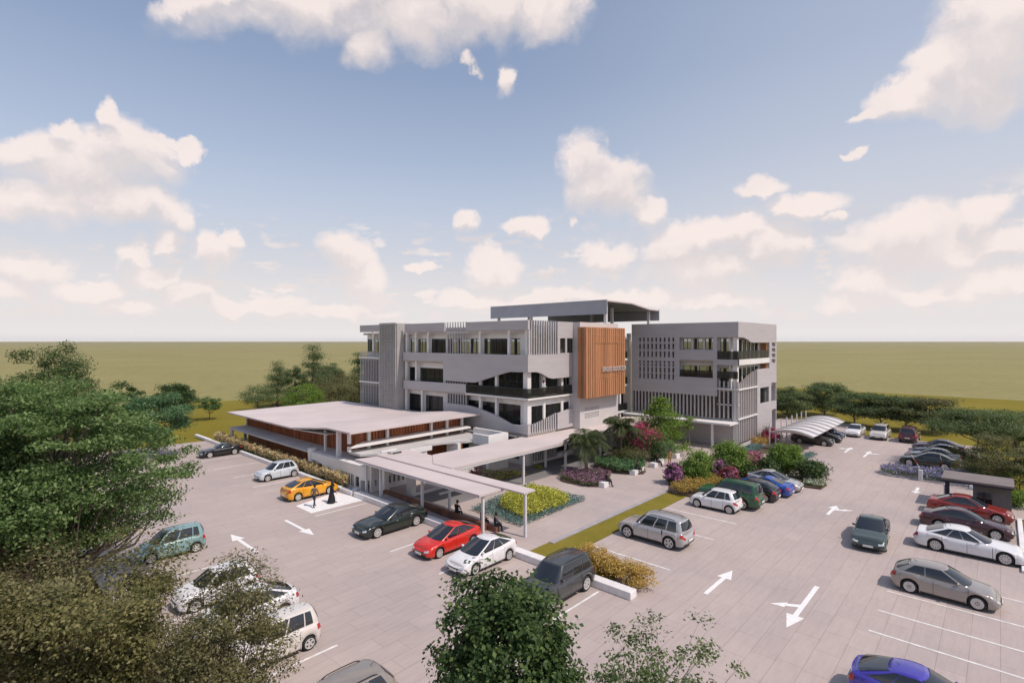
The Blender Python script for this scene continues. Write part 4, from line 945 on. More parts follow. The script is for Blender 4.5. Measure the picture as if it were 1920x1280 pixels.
SPEC = dict(
 sedan=dict(L=4.9,W=1.86,H=1.46,wb=2.85,fo=.92,r=.335,c=.19,zs=[(-1,.72),(-.95,.98),(-.62,1.01),(-.3,.95),(.3,.93),(.42,.93),(.8,.80),(.96,.70),(1,.60)],gb=(-1.92,1.12),gt=(-.92,.12),zt=(1.42,1.44),win=[(2.01,2.31),(2.33,2.64),(2.66,3.05)],doors=[(-.98,.02),(.04,1.06)]),
 limo=dict(L=5.2,W=1.95,H=1.47,wb=3.12,fo=.95,r=.36,c=.18,zs=[(-1,.74),(-.96,1.0),(-.6,1.04),(-.3,.97),(.3,.93),(.4,.93),(.8,.80),(.96,.70),(1,.60)],gb=(-2.15,1.15),gt=(-1.05,.1),zt=(1.43,1.45),win=[(2.01,2.31),(2.33,2.64),(2.66,3.05)],doors=[(-1.15,-.02),(0.0,1.1)]),
 coupe=dict(L=4.55,W=1.84,H=1.37,wb=2.7,fo=.9,r=.335,c=.17,zs=[(-1,.72),(-.95,.96),(-.6,.99),(-.3,.92),(.3,.88),(.4,.88),(.8,.76),(.95,.62),(1,.50)],gb=(-1.75,.85),gt=(-.70,-.10),zt=(1.32,1.35),win=[(2.05,2.4),(2.44,2.98)],doors=[(-.45,.85)]),
 roadster=dict(L=4.3,W=1.8,H=1.30,wb=2.55,fo=.9,r=.33,c=.17,zs=[(-1,.70),(-.95,.92),(-.6,.95),(-.3,.88),(.3,.86),(.4,.86),(.8,.74),(.95,.60),(1,.5)],gb=(-1.35,.62),gt=(-.75,-.18),zt=(1.25,1.28),win=[(2.1,2.97)],doors=[(-.55,.7)]),
 lift=dict(L=4.48,W=1.76,H=1.50,wb=2.7,fo=.93,r=.315,c=.17,zs=[(-1,.80),(-.96,1.03),(-.7,1.06),(-.3,.98),(.2,.92),(.45,.92),(.75,.80),(.95,.67),(1,.56)],gb=(-2.14,1.36),gt=(-1.0,.02),zt=(1.40,1.47),win=[(2.02,2.28),(2.30,2.61),(2.63,3.06)],doors=[(-.95,.0),(.02,1.02)]),
 hatch=dict(L=3.75,W=1.70,H=1.51,wb=2.45,fo=.72,r=.31,c=.17,zs=[(-1,.78),(-.95,.98),(-.5,.98),(.2,.92),(.45,.93),(.8,.82),(.96,.70),(1,.60)],gb=(-1.78,1.0),gt=(-1.42,.22),zt=(1.46,1.48),win=[(1.98,2.2),(2.23,2.59),(2.62,3.03)],doors=[(-.82,.0),(.02,.95)]),
 hatch3=dict(L=4.3,W=1.80,H=1.48,wb=2.6,fo=.86,r=.335,c=.17,zs=[(-1,.78),(-.96,1.02),(-.6,1.04),(0,.95),(.3,.93),(.45,.93),(.8,.80),(.96,.68),(1,.58)],gb=(-2.0,1.15),gt=(-1.35,.15),zt=(1.38,1.45),win=[(2.02,2.39),(2.42,3.03)],doors=[(-.35,.95)]),
 box=dict(L=3.6,W=1.60,H=1.56,wb=2.32,fo=.66,r=.29,c=.17,zs=[(-1,.8),(-.96,1.0),(-.5,1.0),(.3,.95),(.5,.95),(.82,.86),(.95,.70),(1,.52)],gb=(-1.74,1.05),gt=(-1.56,.40),zt=(1.52,1.53),win=[(1.97,2.16),(2.19,2.57),(2.61,3.02)],doors=[(-.78,.04),(.06,.95)]),
 suv=dict(L=4.75,W=1.92,H=1.76,wb=2.9,fo=.87,r=.39,c=.27,zs=[(-1,.86),(-.96,1.10),(-.5,1.10),(.2,1.06),(.42,1.06),(.8,.98),(.94,.84),(1,.62)],gb=(-2.28,1.15),gt=(-2.05,.45),zt=(1.70,1.73),win=[(2.02,2.26),(2.3,2.6),(2.64,2.99)],doors=[(-.95,.0),(.02,1.0)],rails=True),
 bigsuv=dict(L=4.95,W=1.98,H=1.90,wb=2.85,fo=.88,r=.41,c=.33,zs=[(-1,.95),(-.96,1.22),(-.5,1.22),(.2,1.18),(.42,1.18),(.8,1.1),(.95,.95),(1,.7)],gb=(-2.36,1.12),gt=(-2.15,.5),zt=(1.84,1.87),win=[(2.02,2.28),(2.32,2.62),(2.66,2.99)],doors=[(-1.0,.0),(.02,1.02)],rails=True),
 wagon=dict(L=4.75,W=1.82,H=1.50,wb=2.72,fo=.92,r=.325,c=.18,zs=[(-1,.78),(-.96,1.0),(-.5,1.0),(.2,.95),(.42,.95),(.8,.82),(.95,.68),(1,.54)],gb=(-2.26,1.18),gt=(-1.85,.3),zt=(1.44,1.47),win=[(2.02,2.3),(2.34,2.62),(2.65,2.99)],doors=[(-.98,.0),(.02,1.02)],rails=True),
)
def car(kind, x, y, face, paint_m, label, cat='car', roofpaint=None, taxi=None, spokes=7, group=None, rail=None, name='parked_car', rimstyle='rim'):
    sp = SPEC[kind]; L, Wd, H, r = sp['L'], sp['W'], sp['H'], sp['r']; hl = L / 2
    root = empty(name, (x, y, 0), {'+x': 0, '-x': PI, '+y': PI / 2, '-y': -PI / 2}.get(face, face), label, cat, group)
    P = Plan(-hl, hl, Wd / 2 - .012)
    xa_f = hl - sp['fo']; xa_r = xa_f - sp['wb']; AR = r + .055
    zsf = lambda xx: keyed([(a * hl, b) for a, b in sp['zs']], xx)
    def zb(xx):
        z = sp['c'] + .06 * max(0, abs(xx) / hl - .75) / .25
        for ax in (xa_f, xa_r):
            d = abs(xx - ax)
            if d < AR: z = max(z, r + math.sqrt(AR * AR - d * d))
        return z
    OFF = [(0,-.055),(.12,-.022),(.3,-.006),(.55,0.0),(.78,-.022),(.92,-.06),(1,-.12)]
    def B(t, v, off=0.0, sg=1):
        px, py = P(t); nx, ny = P.n(t); zlo, zhi = zb(px), zsf(px)
        # outline pulls in faster towards nose and tail
        end = 1.0 if 1.6 < t < 3.4 else 1.3
        o = keyed(OFF, v) * end + off
        return (px + nx * o, sg * (py + ny * o), zlo + (zhi - zlo) * v + (off * .8 if v > .95 else 0))
    ts = [.0,.35,.7,1.0] + [1 + i / 6 for i in range(1, 6)] + [2.0]
    side = set([2 + i / 30 for i in range(31)])
    for ax in (xa_f, xa_r):
        for k in range(-7, 8): side.add(P.t_of_x(ax + AR * math.sin(k / 7 * PI / 2)))
        for e in (-1.001, 1.001): side.add(P.t_of_x(ax + AR * e))
    ts += sorted(t for t in side if 2.0 < t <= 3.0) + [3 + i / 6 for i in range(1, 7)] + [4.35, 4.7, 5.0]
    vs = [0,.06,.15,.3,.45,.6,.75,.86,.94,1.0]
    mb = MB()
    mb.grid([[B(t, v) for v in vs] for t in ts], flip=False)
    mb.grid([[B(t, v, 0, -1) for v in vs] for t in ts], flip=True)
    K = 8; rows = []
    for t in ts:
        a = B(t, 1.0); row = []
        crown = .055 * min(1, a[1] / (Wd * .3))
        for k in range(K + 1):
            s_ = 1 - 2 * k / K; row.append((a[0] , a[1] * s_, a[2] + crown * (1 - abs(s_) ** 2.2)))
        rows.append(row)
    mb.grid(rows, flip=False)
    body = mb.build('body', paint_m, root, True, weld=True)
    # dark floor pan and wheel wells
    mb = MB(); mb.box(-hl + .25, hl - .25, -Wd/2 + .26, Wd/2 - .26, sp['c'] + .02, .62); 
    mb.box(xa_r + AR + .02, xa_f - AR - .02, -Wd/2 + .08, Wd/2 - .08, sp['c'] - .01, sp['c'] + .2)
    mb.build('underbody', M['plastic'], root)
    def patch(name, mat, surf, t0, t1, v0, v1, nt_, nv, off, parent=root, both=False, rim=None):
        mb = MB()
        for sg in ((1, -1) if both else (1,)):
            g = [[surf(t0 + (t1 - t0) * i / nt_, v0 + (v1 - v0) * j / nv, off, sg) for j in range(nv + 1)] for i in range(nt_ + 1)]
            mb.grid(g, flip=sg < 0)
            if rim:
                g2 = [[surf(t0 - rim + (t1 - t0 + 2 * rim) * i / nt_, v0 + (v1 - v0) * j / nv, off - .004, sg) for j in range(nv + 1)] for i in range(nt_ + 1)]
                mb.grid(g2, 1, flip=sg < 0)
        return mb.build(name, mat if isinstance(mat, (list, tuple)) else M[mat], parent, True)
    def sides(name, mat, surf, t0, t1, v0, v1, nt_, nv, off, parent=root, rim=None):
        out = []
        for sg in (1, -1):
            mb = MB(); g = [[surf(t0 + (t1 - t0) * i / nt_, v0 + (v1 - v0) * j / nv, off, sg) for j in range(nv + 1)] for i in range(nt_ + 1)]
            mb.grid(g, flip=sg < 0)
            if rim:
                g2 = [[surf(t0 - rim + (t1 - t0 + 2 * rim) * i / nt_, v0 + (v1 - v0) * j / nv, off - .005, sg) for j in range(nv + 1)] for i in range(nt_ + 1)]
                mb.grid(g2, 1, flip=sg < 0)
            out.append(mb.build(name, mat if isinstance(mat, (list, tuple)) else M[mat], parent, True))
        return out
    # cabin
    gb, gt = sp['gb'], sp['gt']
    PB = Plan(gb[0], gb[1], Wd/2 - .135, .34, .26, .10, .22); PT = Plan(gt[0], gt[1], Wd/2 - .33, .22, .2, .08, .16)
    ztr, ztf = sp['zt']
    def C(t, v, off=0.0, sg=1):
        bx, by = PB(t); tx, ty = PT(t); bn = PB.n(t)
        z0 = zsf(max(-hl * .97, min(hl * .97, bx))) - .015
        u = (tx - gt[0]) / (gt[1] - gt[0]); z1 = ztr + (ztf - ztr) * u + .035 * math.sin(PI * min(1, max(0, u)))
        bul = .035 * math.sin(PI * min(1, v * .9 + .1)) + off
        return (bx + (tx - bx) * v + bn[0] * bul, sg * (by + (ty - by) * v + bn[1] * bul), z0 + (z1 - z0) * (v ** .94) + off * .45)
    tg = [0,.4,.8,1.0] + [1 + i / 5 for i in range(1, 5)] + [2 + i / 14 for i in range(15)] + [3 + i / 5 for i in range(1, 6)] + [4.4, 4.75, 5.0]
    vg = [0,.1,.25,.45,.65,.82,.93,1.0]
    mb = MB()
    mb.grid([[C(t, v) for v in vg] for t in tg]); mb.grid([[C(t, v, 0, -1) for v in vg] for t in tg], flip=True)
    rows = []
    for t in tg:
        a = C(t, 1.0); rows.append([(a[0], a[1] * (1 - 2 * k / 8), a[2] + .04 * min(1, a[1] / .4) * (1 - abs(1 - 2 * k / 8) ** 2)) for k in range(9)])
    mb.grid(rows)
    cabin = mb.build('cabin', roofpaint or paint_m, root, True, weld=True)
    def screen(name, t0, t1, v0, v1):
        mb = MB(); tt = [t0 + (t1 - t0) * i / 8 for i in range(9)]
        g = [[C(t, v0 + (v1 - v0) * j / 5, .022, 1) for j in range(6)] for t in tt]
        h = [[C(t, v0 + (v1 - v0) * j / 5, .022, -1) for j in range(6)] for t in reversed(tt)]
        mb.grid(g + h if t1 >= 4.9 else [list(q) for q in (h[:-1] + g)], flip=False)
        return mb.build(name, M['carglass'], root, True, weld=True)
    screen('windscreen', 3.36, 5.0, .10, .96)
    screen('rear_window', 0.0, 1.35, .20, .93) if kind not in ('lift',) else screen('rear_window', 0.0, 1.5, .22, .96)
    for a, b in sp['win']: sides('side_window', 'carglass', C, a, b, .07, .92, 6, 5, .012)
    # doors, handles
    for a, b in sp['doors']:
        ta, tb = P.t_of_x(a), P.t_of_x(b)
        ds = sides('door', [paint_m, M['plastic']], B, ta, tb, .07, .985, 8, 9, .007, rim=.006)
        for sg, d in zip((1, -1), ds):
            hx = B(ta + (tb - ta) * .14, .80, .02, sg)
            mb = MB(); mb.box(hx[0] - .09, hx[0] + .09, hx[1] - .012, hx[1] + .012, hx[2] - .014, hx[2] + .014); mb.build('door_handle', M['chrome'] if kind in ('sedan', 'limo') else paint_m, d)
    # lamps, grille, bumpers, plates
    sides('headlight', 'lamp', B, 3.55, 4.22, .68, .93, 6, 3, .012)
    sides('taillight', 'tail', B, .82, 1.72, .66, .92, 6, 3, .012)
    patch('grille', 'plastic', B, 4.28, 5.0, .60, .80, 4, 3, .014, both=True)
    patch('air_intake', 'plastic', B, 4.05, 5.0, .12, .36, 4, 3, .012, both=True)
    patch('rear_bumper_trim', 'plastic', B, .0, 1.2, .04, .2, 5, 2, .012, both=True)
    patch('grille_bar', 'chrome', B, 4.3, 5.0, .69, .72, 4, 1, .024, both=True)
    for t, v, nm in ((5.0, .44, 1), (0.0, .52, -1)):
        c = B(t, v, .03); mb = MB(); mb.box(c[0] - .012, c[0] + .012, -.26, .26, c[2] - .055, c[2] + .055); mb.build('number_plate', M['plate'], root)
    sides('rocker_trim', 'plastic', B, P.t_of_x(xa_r + AR + .03), P.t_of_x(xa_f - AR - .03), .01, .09, 6, 1, .012)
    for sg in (1, -1):
        c = C(2.97, .12, .0, sg); mb = MB(); mb.ball((c[0] + .04, c[1] + sg * .10, c[2] + .06), (.07, .11, .07), 10, 6); mb.box(c[0] + .02, c[0] + .07, min(c[1], c[1] + sg * .1), max(c[1], c[1] + sg * .1), c[2] + .0, c[2] + .04)
        mb.build('wing_mirror', paint_m, root, True)
    if sp.get('rails') if rail is None else rail:
        for sg in (1, -1):
            pts = [C(2.06 + .9 * i / 8, 1.0, .0, sg) for i in range(9)]
            pts = [(p[0], p[1] - sg * .02, p[2] + (.055 if 0 < i < 8 else .0)) for i, p in enumerate(pts)]
            mb = MB(); mb.tube(pts, .018, 6); mb.build('roof_rail', M['plastic'], root)
    mb = MB(); mb.tube([(gt[0] + .28, 0, ztr + .06), (gt[0] + .12, 0, ztr + .17)], [.012, .006], 5); mb.build('aerial', M['plastic'], root)
    if taxi:
        mb = MB(); mb.prism([(-.35,-.32,H+.03),(.1,-.32,H+.03),(.1,.32,H+.03),(-.35,.32,H+.03)], (0,0,.006)); mb.build('sunroof', M['carglass'], root)
    # wheels
    wd = .21
    for ax in (xa_f, xa_r):
        for sg in (1, -1):
            yc = sg * (Wd / 2 - .13)
            w = empty('wheel', (ax, yc, r)); w.parent = root
            mb = MB(); h = wd / 2
            mb.lathe([(r*.62,-h),(r*.9,-h),(r*.985,-h*.72),(r,-h*.3),(r,h*.3),(r*.985,h*.72),(r*.9,h),(r*.66,h)], 28, axis='Y'); mb.build('tyre', M['tyre'], w, True)
            mb = MB(); o = sg * h
            mb.lathe([(r*.70,o*.98),(r*.70,o*.60),(0,o*.5)], 28, axis='Y', mi=1)
            mb.lathe([(r*.73,o*1.01),(r*.60,o*1.03),(r*.57,o*.7)], 28, axis='Y')
            mb.lathe([(r*.16,o*.6),(r*.15,o*1.0),(0,o*1.03)], 14, axis='Y')
            for k in range(spokes):
                a = 2 * PI * k / spokes; ca, sa = math.cos(a), math.sin(a); w1 = r * (.155 if spokes < 8 else .10); w2 = w1 * .72
                q = [(r*.1, -w2), (r*.61, -w1), (r*.61, w1), (r*.1, w2)]
                mb.prism([(u * ca - v * sa, o * .66, u * sa + v * ca) for u, v in q], (0, o * .30, 0))
            mb.build('rim', [M[rimstyle], M['rimgap']], w)
    return root

PT_ = dict(
 black=paint('black_paint', (.008,.008,.010)), greenblack=paint('very_dark_green_paint', (.008,.016,.011)), paleblue=paint('pale_blue_white_paint', (.55,.60,.64)),
 yellow=paint('taxi_yellow_paint', (.72,.32,.004)), red=paint('bright_red_paint', (.62,.022,.010)), white=paint('white_paint', (.74,.73,.74)),
 charcoal=paint('charcoal_paint', (.055,.058,.06), .2), teal=paint('teal_paint', (.20,.34,.34)), cream=paint('cream_white_paint', (.66,.62,.58)),
 beige=paint('beige_grey_paint', (.30,.265,.235), .25), silver=paint('silver_paint', (.47,.46,.46), .35), green=paint('dark_green_paint', (.012,.075,.026)),
 blue=paint('royal_blue_paint', (.010,.065,.36)), dgreen=paint('smoky_green_paint', (.055,.078,.070), .35), crimson=paint('deep_red_paint', (.24,.018,.010)),
 maroon=paint('maroon_paint', (.055,.014,.020), .1), bronze=paint('warm_silver_paint', (.33,.30,.275), .35), purple=paint('violet_blue_paint', (.055,.042,.36)),
 navy=paint('navy_paint', (.035,.04,.085), .2), plum=paint('grey_plum_paint', (.12,.10,.13), .2), brown=paint('dark_brown_paint', (.045,.036,.034), .2), wine=paint('wine_red_paint', (.08,.012,.022)),
)
pt = PT_
G1 = 'cars parked along the long white kerb'
car('roadster', 21.3, 64.6, '-x', pt['black'], 'small black sports coupe farthest along the feathery grass kerb', group=G1)
car('hatch', 21.4, 49.9, '-x', pt['paleblue'], 'pale blue-white small hatchback beside the feathery grass kerb', group=G1, spokes=5)
car('lift', 20.85, 42.2, '+x', pt['yellow'], 'bright yellow hatchback beside the white painted bay', group=G1, spokes=6)
car('limo', 20.95, 30.7, '-x', pt['greenblack'], 'very dark green saloon parked nose out by the timber ramp', group=G1, spokes=8, taxi=True)
car('lift', 21.3, 25.15, '-x', pt['red'], 'bright red hatchback between the dark saloon and white hatchback', group=G1, spokes=8)
car('lift', 21.2, 21.95, '-x', pt['white'], 'white liftback next to the bright red hatchback', group=G1, spokes=8)
car('suv', 21.1, 16.5, '-x', pt['charcoal'], 'charcoal off-roader beside the golden shrubs, partly behind the dark tree', group=G1, spokes=6)
G2 = 'cars parked nose to the trees on the left'
car('box', 9.35, 36.65, '-x', pt['teal'], 'teal boxy hatchback half hidden by the big leafy tree', group=G2, spokes=5)
car('hatch', 9.3, 28.7, '-x', pt['white'], 'white hatchback hidden behind olive branches next to the teal one', group=G2)
car('lift', 9.4, 25.2, '-x', pt['white'], 'white sloping-roof hatchback behind the cream boxy car', group=G2)
car('box', 9.2, 21.8, '-x', pt['cream'], 'cream-white boxy hatchback at the olive branches, side in full view', group=G2, spokes=5)
car('wagon', 8.6, 16.15, '-x', pt['beige'], 'beige-grey estate car with black roof rails at the bottom edge', group=G2)
G3 = 'cars parked around the planted island'
car('suv', 31.35, 16.4, '+y', pt['silver'], 'silver off-roader with roof rails beside the lawn strip', group=G3, spokes=5)
car('hatch', 40.5, 16.1, '+y', pt['white'], 'small white hatchback beside the golden flowers', group=G3, spokes=10)
car('bigsuv', 42.3, 15.7, '+y', pt['green'], 'dark green off-roader between the white hatchback and black hatchback', group=G3, spokes=5)
car('hatch3', 45.4, 15.1, '+y', pt['black'], 'black hatchback with red tail lamps between green off-roader and blue coupe', group=G3)
car('coupe', 47.6, 14.8, '+y', pt['blue'], 'royal blue coupe beside the silver fastback', group=G3, spokes=9)
car('lift', 49.7, 14.6, '-y', pt['silver'], 'silver fastback nearest the dark island shrubs', group=G3)
car('sedan', 40.6, 6.1, PI + .08, pt['dgreen'], 'smoky green saloon driving alone in the lane', name='moving_car')
G4 = 'cars parked in front of the gatehouse'
car('sedan', 51.2, 1.7, '-y', pt['crimson'], 'deep red saloon parked right at the gatehouse', group=G4, spokes=8)
car('sedan', 47.0, 1.75, '-y', pt['maroon'], 'dark maroon saloon between the white limousine and red saloon', group=G4)
car('limo', 42.25, 1.45, '-y', pt['white'], 'long white limousine-like saloon beside the dark maroon saloon', group=G4, spokes=10)
car('hatch3', 34.35, 2.1, '-y', pt['bronze'], 'warm silver three-door hatchback alone among the empty bays', group=G4, spokes=14)
car('lift', 22.85, 1.85, '-y', pt['purple'], 'violet-blue hatchback cut off by the bottom edge', group=G4)
G5 = 'cars parked in the far right row'
car('sedan', 68.75, 5.4, '+y', pt['greenblack'], 'black saloon behind the lilac flower bed', group=G5)
car('sedan', 71.9, 5.3, '+y', pt['silver'], 'silver-white saloon behind the black saloon at the lilac bed', group=G5)
car('sedan', 75.0, 5.0, '+y', pt['navy'], 'navy saloon third from the lilac flower bed', group=G5)
car('sedan', 78.6, 5.3, '+y', pt['plum'], 'grey-plum saloon farthest in the right row', group=G5)
G6 = 'cars parked along the far edge'
car('bigsuv', 84.8, 8.6, '+x', pt['wine'], 'wine red off-roader seen from behind at the far edge', group=G6)
car('suv', 84.6, 11.7, '-x', pt['cream'], 'cream car facing us between the wine off-roader and white saloon', group=G6, rail=False)
car('sedan', 85.0, 14.6, '-x', pt['white'], 'white saloon facing us nearest the carport', group=G6)
G7 = 'cars under the carport'
car('wagon', 74.2, 17.3, '-y', pt['brown'], 'dark brown estate under the near end of the white carport', group=G7, rail=False)
car('sedan', 77.4, 17.1, '-y', pt['black'], 'black saloon under the carport behind the brown estate', group=G7)
car('hatch', 80.4, 16.8, '-y', pt['navy'], 'dark navy hatchback at the far end under the carport', group=G7)
# ------------------------------------------------------------------ leaves and trees
def leaf_mesh(name, cen, nrm, size, mat, parent=None, rng=None, aspect=.5, along=None):
    """many small folded leaves, one mesh; cen, nrm are N x 3"""
    n = len(cen); rng = rng or np.random.default_rng(1)
    nrm = nrm / (np.linalg.norm(nrm, axis=1, keepdims=True) + 1e-9)
    rv = rng.normal(size=(n, 3)) if along is None else along
    a = rv - nrm * np.sum(rv * nrm, axis=1, keepdims=True); a /= (np.linalg.norm(a, axis=1, keepdims=True) + 1e-9)
    b = np.cross(nrm, a); L = (size * rng.uniform(.65, 1.3, n))[:, None]; Wd = L * aspect
    p0 = cen - a * L * .5; p2 = cen + a * L * .5 - nrm * L * .08
    p1 = cen + b * Wd * .5 + a * L * .05 + nrm * L * .06; p3 = cen - b * Wd * .5 + a * L * .05 + nrm * L * .06
    v = np.stack([p0, p1, p2, p3], 1).reshape(-1, 3).astype(np.float32)
    me = bpy.data.meshes.new(name); me.vertices.add(4 * n); me.vertices.foreach_set('co', v.ravel())
    me.loops.add(4 * n); me.loops.foreach_set('vertex_index', np.arange(4 * n, dtype=np.int32))
    me.polygons.add(n); me.polygons.foreach_set('loop_start', np.arange(0, 4 * n, 4, dtype=np.int32))
    me.polygons.foreach_set('loop_total', np.full(n, 4, dtype=np.int32))
    me.update(calc_edges=True)
    return link_mesh(name, me, LEAF[mat], parent)

def clumps_in(shape, n, rng, rr, rh):
    """clump centres of a crown of half width rr and height rh, crown base at z = 0"""
    out = []
    lob = [(rng.normal(size=3), rng.uniform(.5, 1.0)) for _ in range(7)]
    while len(out) < n:
        d = rng.normal(size=3); d /= np.linalg.norm(d)
        if shape in ('round', 'tall'):
            rad = rng.uniform(.25, 1) ** .45
            k = 1 + .24 * sum(w * max(0, float(d @ (c / np.linalg.norm(c)))) ** 4 for c, w in lob) - .16
            p = d * rad * k; p = np.array([p[0] * rr, p[1] * rr, rh * .5 + p[2] * rh * .5])
            if p[2] < rh * .12 and rng.random() < .6: continue
        elif shape == 'umbrella':
            lay = rng.integers(0, 3); f = [.62, 1.0, .72][lay]; z = [.92, .62, .36][lay]
            a = rng.uniform(0, 2 * PI); q = math.sqrt(rng.uniform(.08, 1)) * f * (1 + .22 * math.sin(3 * a + lay) + .12 * math.sin(5 * a))
            p = np.array([rr * q * math.cos(a), rr * q * math.sin(a), rh * (z + rng.normal() * .05 - .10 * q)])
        elif shape == 'cone':
            t = rng.uniform(0, 1) ** 1.35; tier = round(t * 6) / 6 * .6 + t * .4
            a = rng.uniform(0, 2 * PI); q = (1 - tier) ** .8 * math.sqrt(rng.uniform(.15, 1)) * (1 + .25 * math.sin(2 * a + 9 * tier)) + .04
            p = np.array([rr * q * math.cos(a), rr * q * math.sin(a), rh * (tier - .08 * q)])
        else:   # vase: open spreading sprays
            t = rng.uniform(.15, 1); a = rng.uniform(0, 2 * PI); q = t ** .8 * rng.uniform(.55, 1) * (1 + .2 * math.sin(3 * a))
            p = np.array([rr * q * math.cos(a), rr * q * math.sin(a), rh * (t * .9 + rng.normal() * .05)])
        out.append(p)
    return np.array(out)

def tree(name, label, cat, x, y, h, rr, mat, shape='round', cb=.3, nc=60, per=90, leaf=.14, seed=1, group=None, bark='bark', tr=None, cr=None, bloom=None, flat=.55, limbs=26, lean=(0, 0), aspect=.5, up=.5, z0=0.0, bloomtop=.35, lod_part=True):
    rng = np.random.default_rng(seed)
    root = empty(name, (x, y, z0), 0, label, cat, group)
    base = h * cb; rh = h - base
    C_ = clumps_in(shape, nc, rng, rr, rh); C_[:, 2] += base
    C_[:, 0] += lean[0] * C_[:, 2]; C_[:, 1] += lean[1] * C_[:, 2]
    cr = cr or rr * {'cone': .34, 'umbrella': .29}.get(shape, .27); tr = tr or h * .022
    idx = np.repeat(np.arange(nc), per); n = len(idx)
    g = rng.normal(size=(n, 3)) * .55; g *= np.minimum(1, 1.25 / (np.linalg.norm(g, axis=1, keepdims=True) + 1e-6))
    g[:, 2] *= flat; cs = cr * rng.uniform(.6, 1.25, nc)
    cen = C_[idx] + g * cs[idx][:, None]
    ctr = np.array([lean[0] * (base + rh * .5), lean[1] * (base + rh * .5), base + rh * .45])
    nr = (cen - ctr) / np.array([rr, rr, rh * .5]); nr = nr * .6 + rng.normal(size=(n, 3)) * .55; nr[:, 2] += up
    keep = cen[:, 2] > .05; cen, nr = cen[keep], nr[keep]
    # trunk and limbs
    mb = MB(); top = np.array([lean[0] * h * .7, lean[1] * h * .7, base + rh * (.55 if shape != 'cone' else .93)])
    wob = rng.normal(size=(6, 2)) * h * .012
    tp = [(lean[0] * z * .8 + wob[i][0] * (i > 0), lean[1] * z * .8 + wob[i][1] * (i > 0), z) for i, z in enumerate(np.linspace(-.05, top[2], 6))]
    mb.tube(tp, [tr * (1.35 if i == 0 else 1 - .82 * i / 5) for i in range(6)], 8)
    order = rng.permutation(nc)[:limbs]
    for ci in order:
        e = C_[ci]; zs = min(max(base * .75, e[2] - rh * rng.uniform(.25, .55)), top[2] * .97)
        f = zs / max(top[2], .01) * 5; i0 = int(min(4, f)); fr = f - i0
        s0 = np.array(tp[i0]) * (1 - fr) + np.array(tp[i0 + 1]) * fr
        mid = s0 * .45 + e * .55; mid[2] = s0[2] * .55 + e[2] * .45 - .04 * rh; mid[:2] += rng.normal(size=2) * rr * .05
        r0 = tr * .42 * (1 - .5 * zs / h)
        mb.tube([s0, mid, e], [r0, r0 * .55, r0 * .14], 5, cap=False)
    mb.build('trunk', M[bark], root, True)
    if bloom:
        isb = (cen[:, 2] > base + rh * bloomtop) & (rng.random(len(cen)) < bloom[1])
        # blooms sit in whole clumps
        cl = rng.random(nc) < bloom[1]; isb = cl[idx[keep]] & (C_[idx[keep], 2] > base + rh * bloomtop)
        leaf_mesh('crown', cen[~isb], nr[~isb], leaf, mat, root, rng, aspect)
        if isb.sum(): leaf_mesh('blossom', cen[isb], nr[isb], leaf * .95, bloom[0], root, rng, .85)
    else: leaf_mesh('crown', cen, nr, leaf, mat, root, rng, aspect)
    return root

def cover(name, label, cat, poly, hmin, hmax, n, mats, leaf=.12, z0=.0, seed=3, group=None, kind='stuff', mound=0.0, upright=.0, top=None):
    """low planting over a polygon: leaves on short stems in tufts; kind 'stuff' where nobody could count the plants"""
    rng = np.random.default_rng(seed); P = np.array(poly); lo, hi = P.min(0), P.max(0)
    def inside(q):
        c = np.zeros(len(q), bool); m = len(P)
        for i in range(m):
            a, b = P[i], P[(i + 1) % m]
            t = ((a[1] > q[:, 1]) != (b[1] > q[:, 1])) & (q[:, 0] < (b[0] - a[0]) * (q[:, 1] - a[1]) / (b[1] - a[1] + 1e-12) + a[0]); c ^= t
        return c
    q = rng.uniform(lo, hi, (n * 3, 2)); q = q[inside(q)][:n]; n = len(q)
    c0 = (lo + hi) / 2; e = np.abs((q - c0) / ((hi - lo) / 2 + 1e-9)).max(1)
    loc = .5 + .5 * np.sin(q[:, 0] * 2.7 + 1.3 * np.sin(q[:, 1] * 2.1)) * np.sin(q[:, 1] * 3.1 + seed)
    hh = (hmin + (hmax - hmin) * (.35 + .65 * loc)) * (1 + mound * (1 - e ** 2)) * rng.uniform(.75, 1.1, n)
    zz = z0 + hh * rng.uniform(.25, 1, n) ** .6
    cen = np.stack([q[:, 0], q[:, 1], zz], 1); nr = rng.normal(size=(n, 3)) * .7; nr[:, 2] += .9 - upright * .6
    if upright: nr[:, 1] -= .9 * upright
    al = None
    if upright: al = rng.normal(size=(n, 3)) * .35; al[:, 2] += 1.2
    rel = (zz - z0) / (hh + 1e-6)
    root = None; first = None
    parts = [(mats[0], np.ones(n, bool))] if len(mats) == 1 else [(mats[0], (rel < (top or .8)) | (rng.random(n) < .25))]
    if len(mats) > 1: parts.append((mats[1], ~parts[0][1]))
    if len(mats) == 1:
        o = leaf_mesh(name, cen, nr, leaf, mats[0], None, rng, .5 if not upright else .16, al); return tag(o, label, cat, group, kind)
    root = empty(name, (0, 0, 0), 0, label, cat, group); root['kind'] = kind or 'thing'
    for k, (m_, s_) in enumerate(parts):
        leaf_mesh('foliage' if k == 0 else 'blossom', cen[s_], nr[s_], leaf, m_, root, rng, .5 if not upright else (.2 if k == 0 else .3), None if al is None else al[s_])
    return root

def shrub(label, x, y, r, h, mat, seed, bloom=None, n=900, leaf=.13, name='shrub', cat='shrub', group=None, z0=.0, upright=0, cb=.05):
    return tree(name, label, cat, x, y, h, r, mat, 'round', cb, max(8, n // 55), 85, leaf, seed, group, 'bark', .03 + r * .02, r * .42, bloom, .75, 8, up=.4, z0=z0, bloomtop=.1)

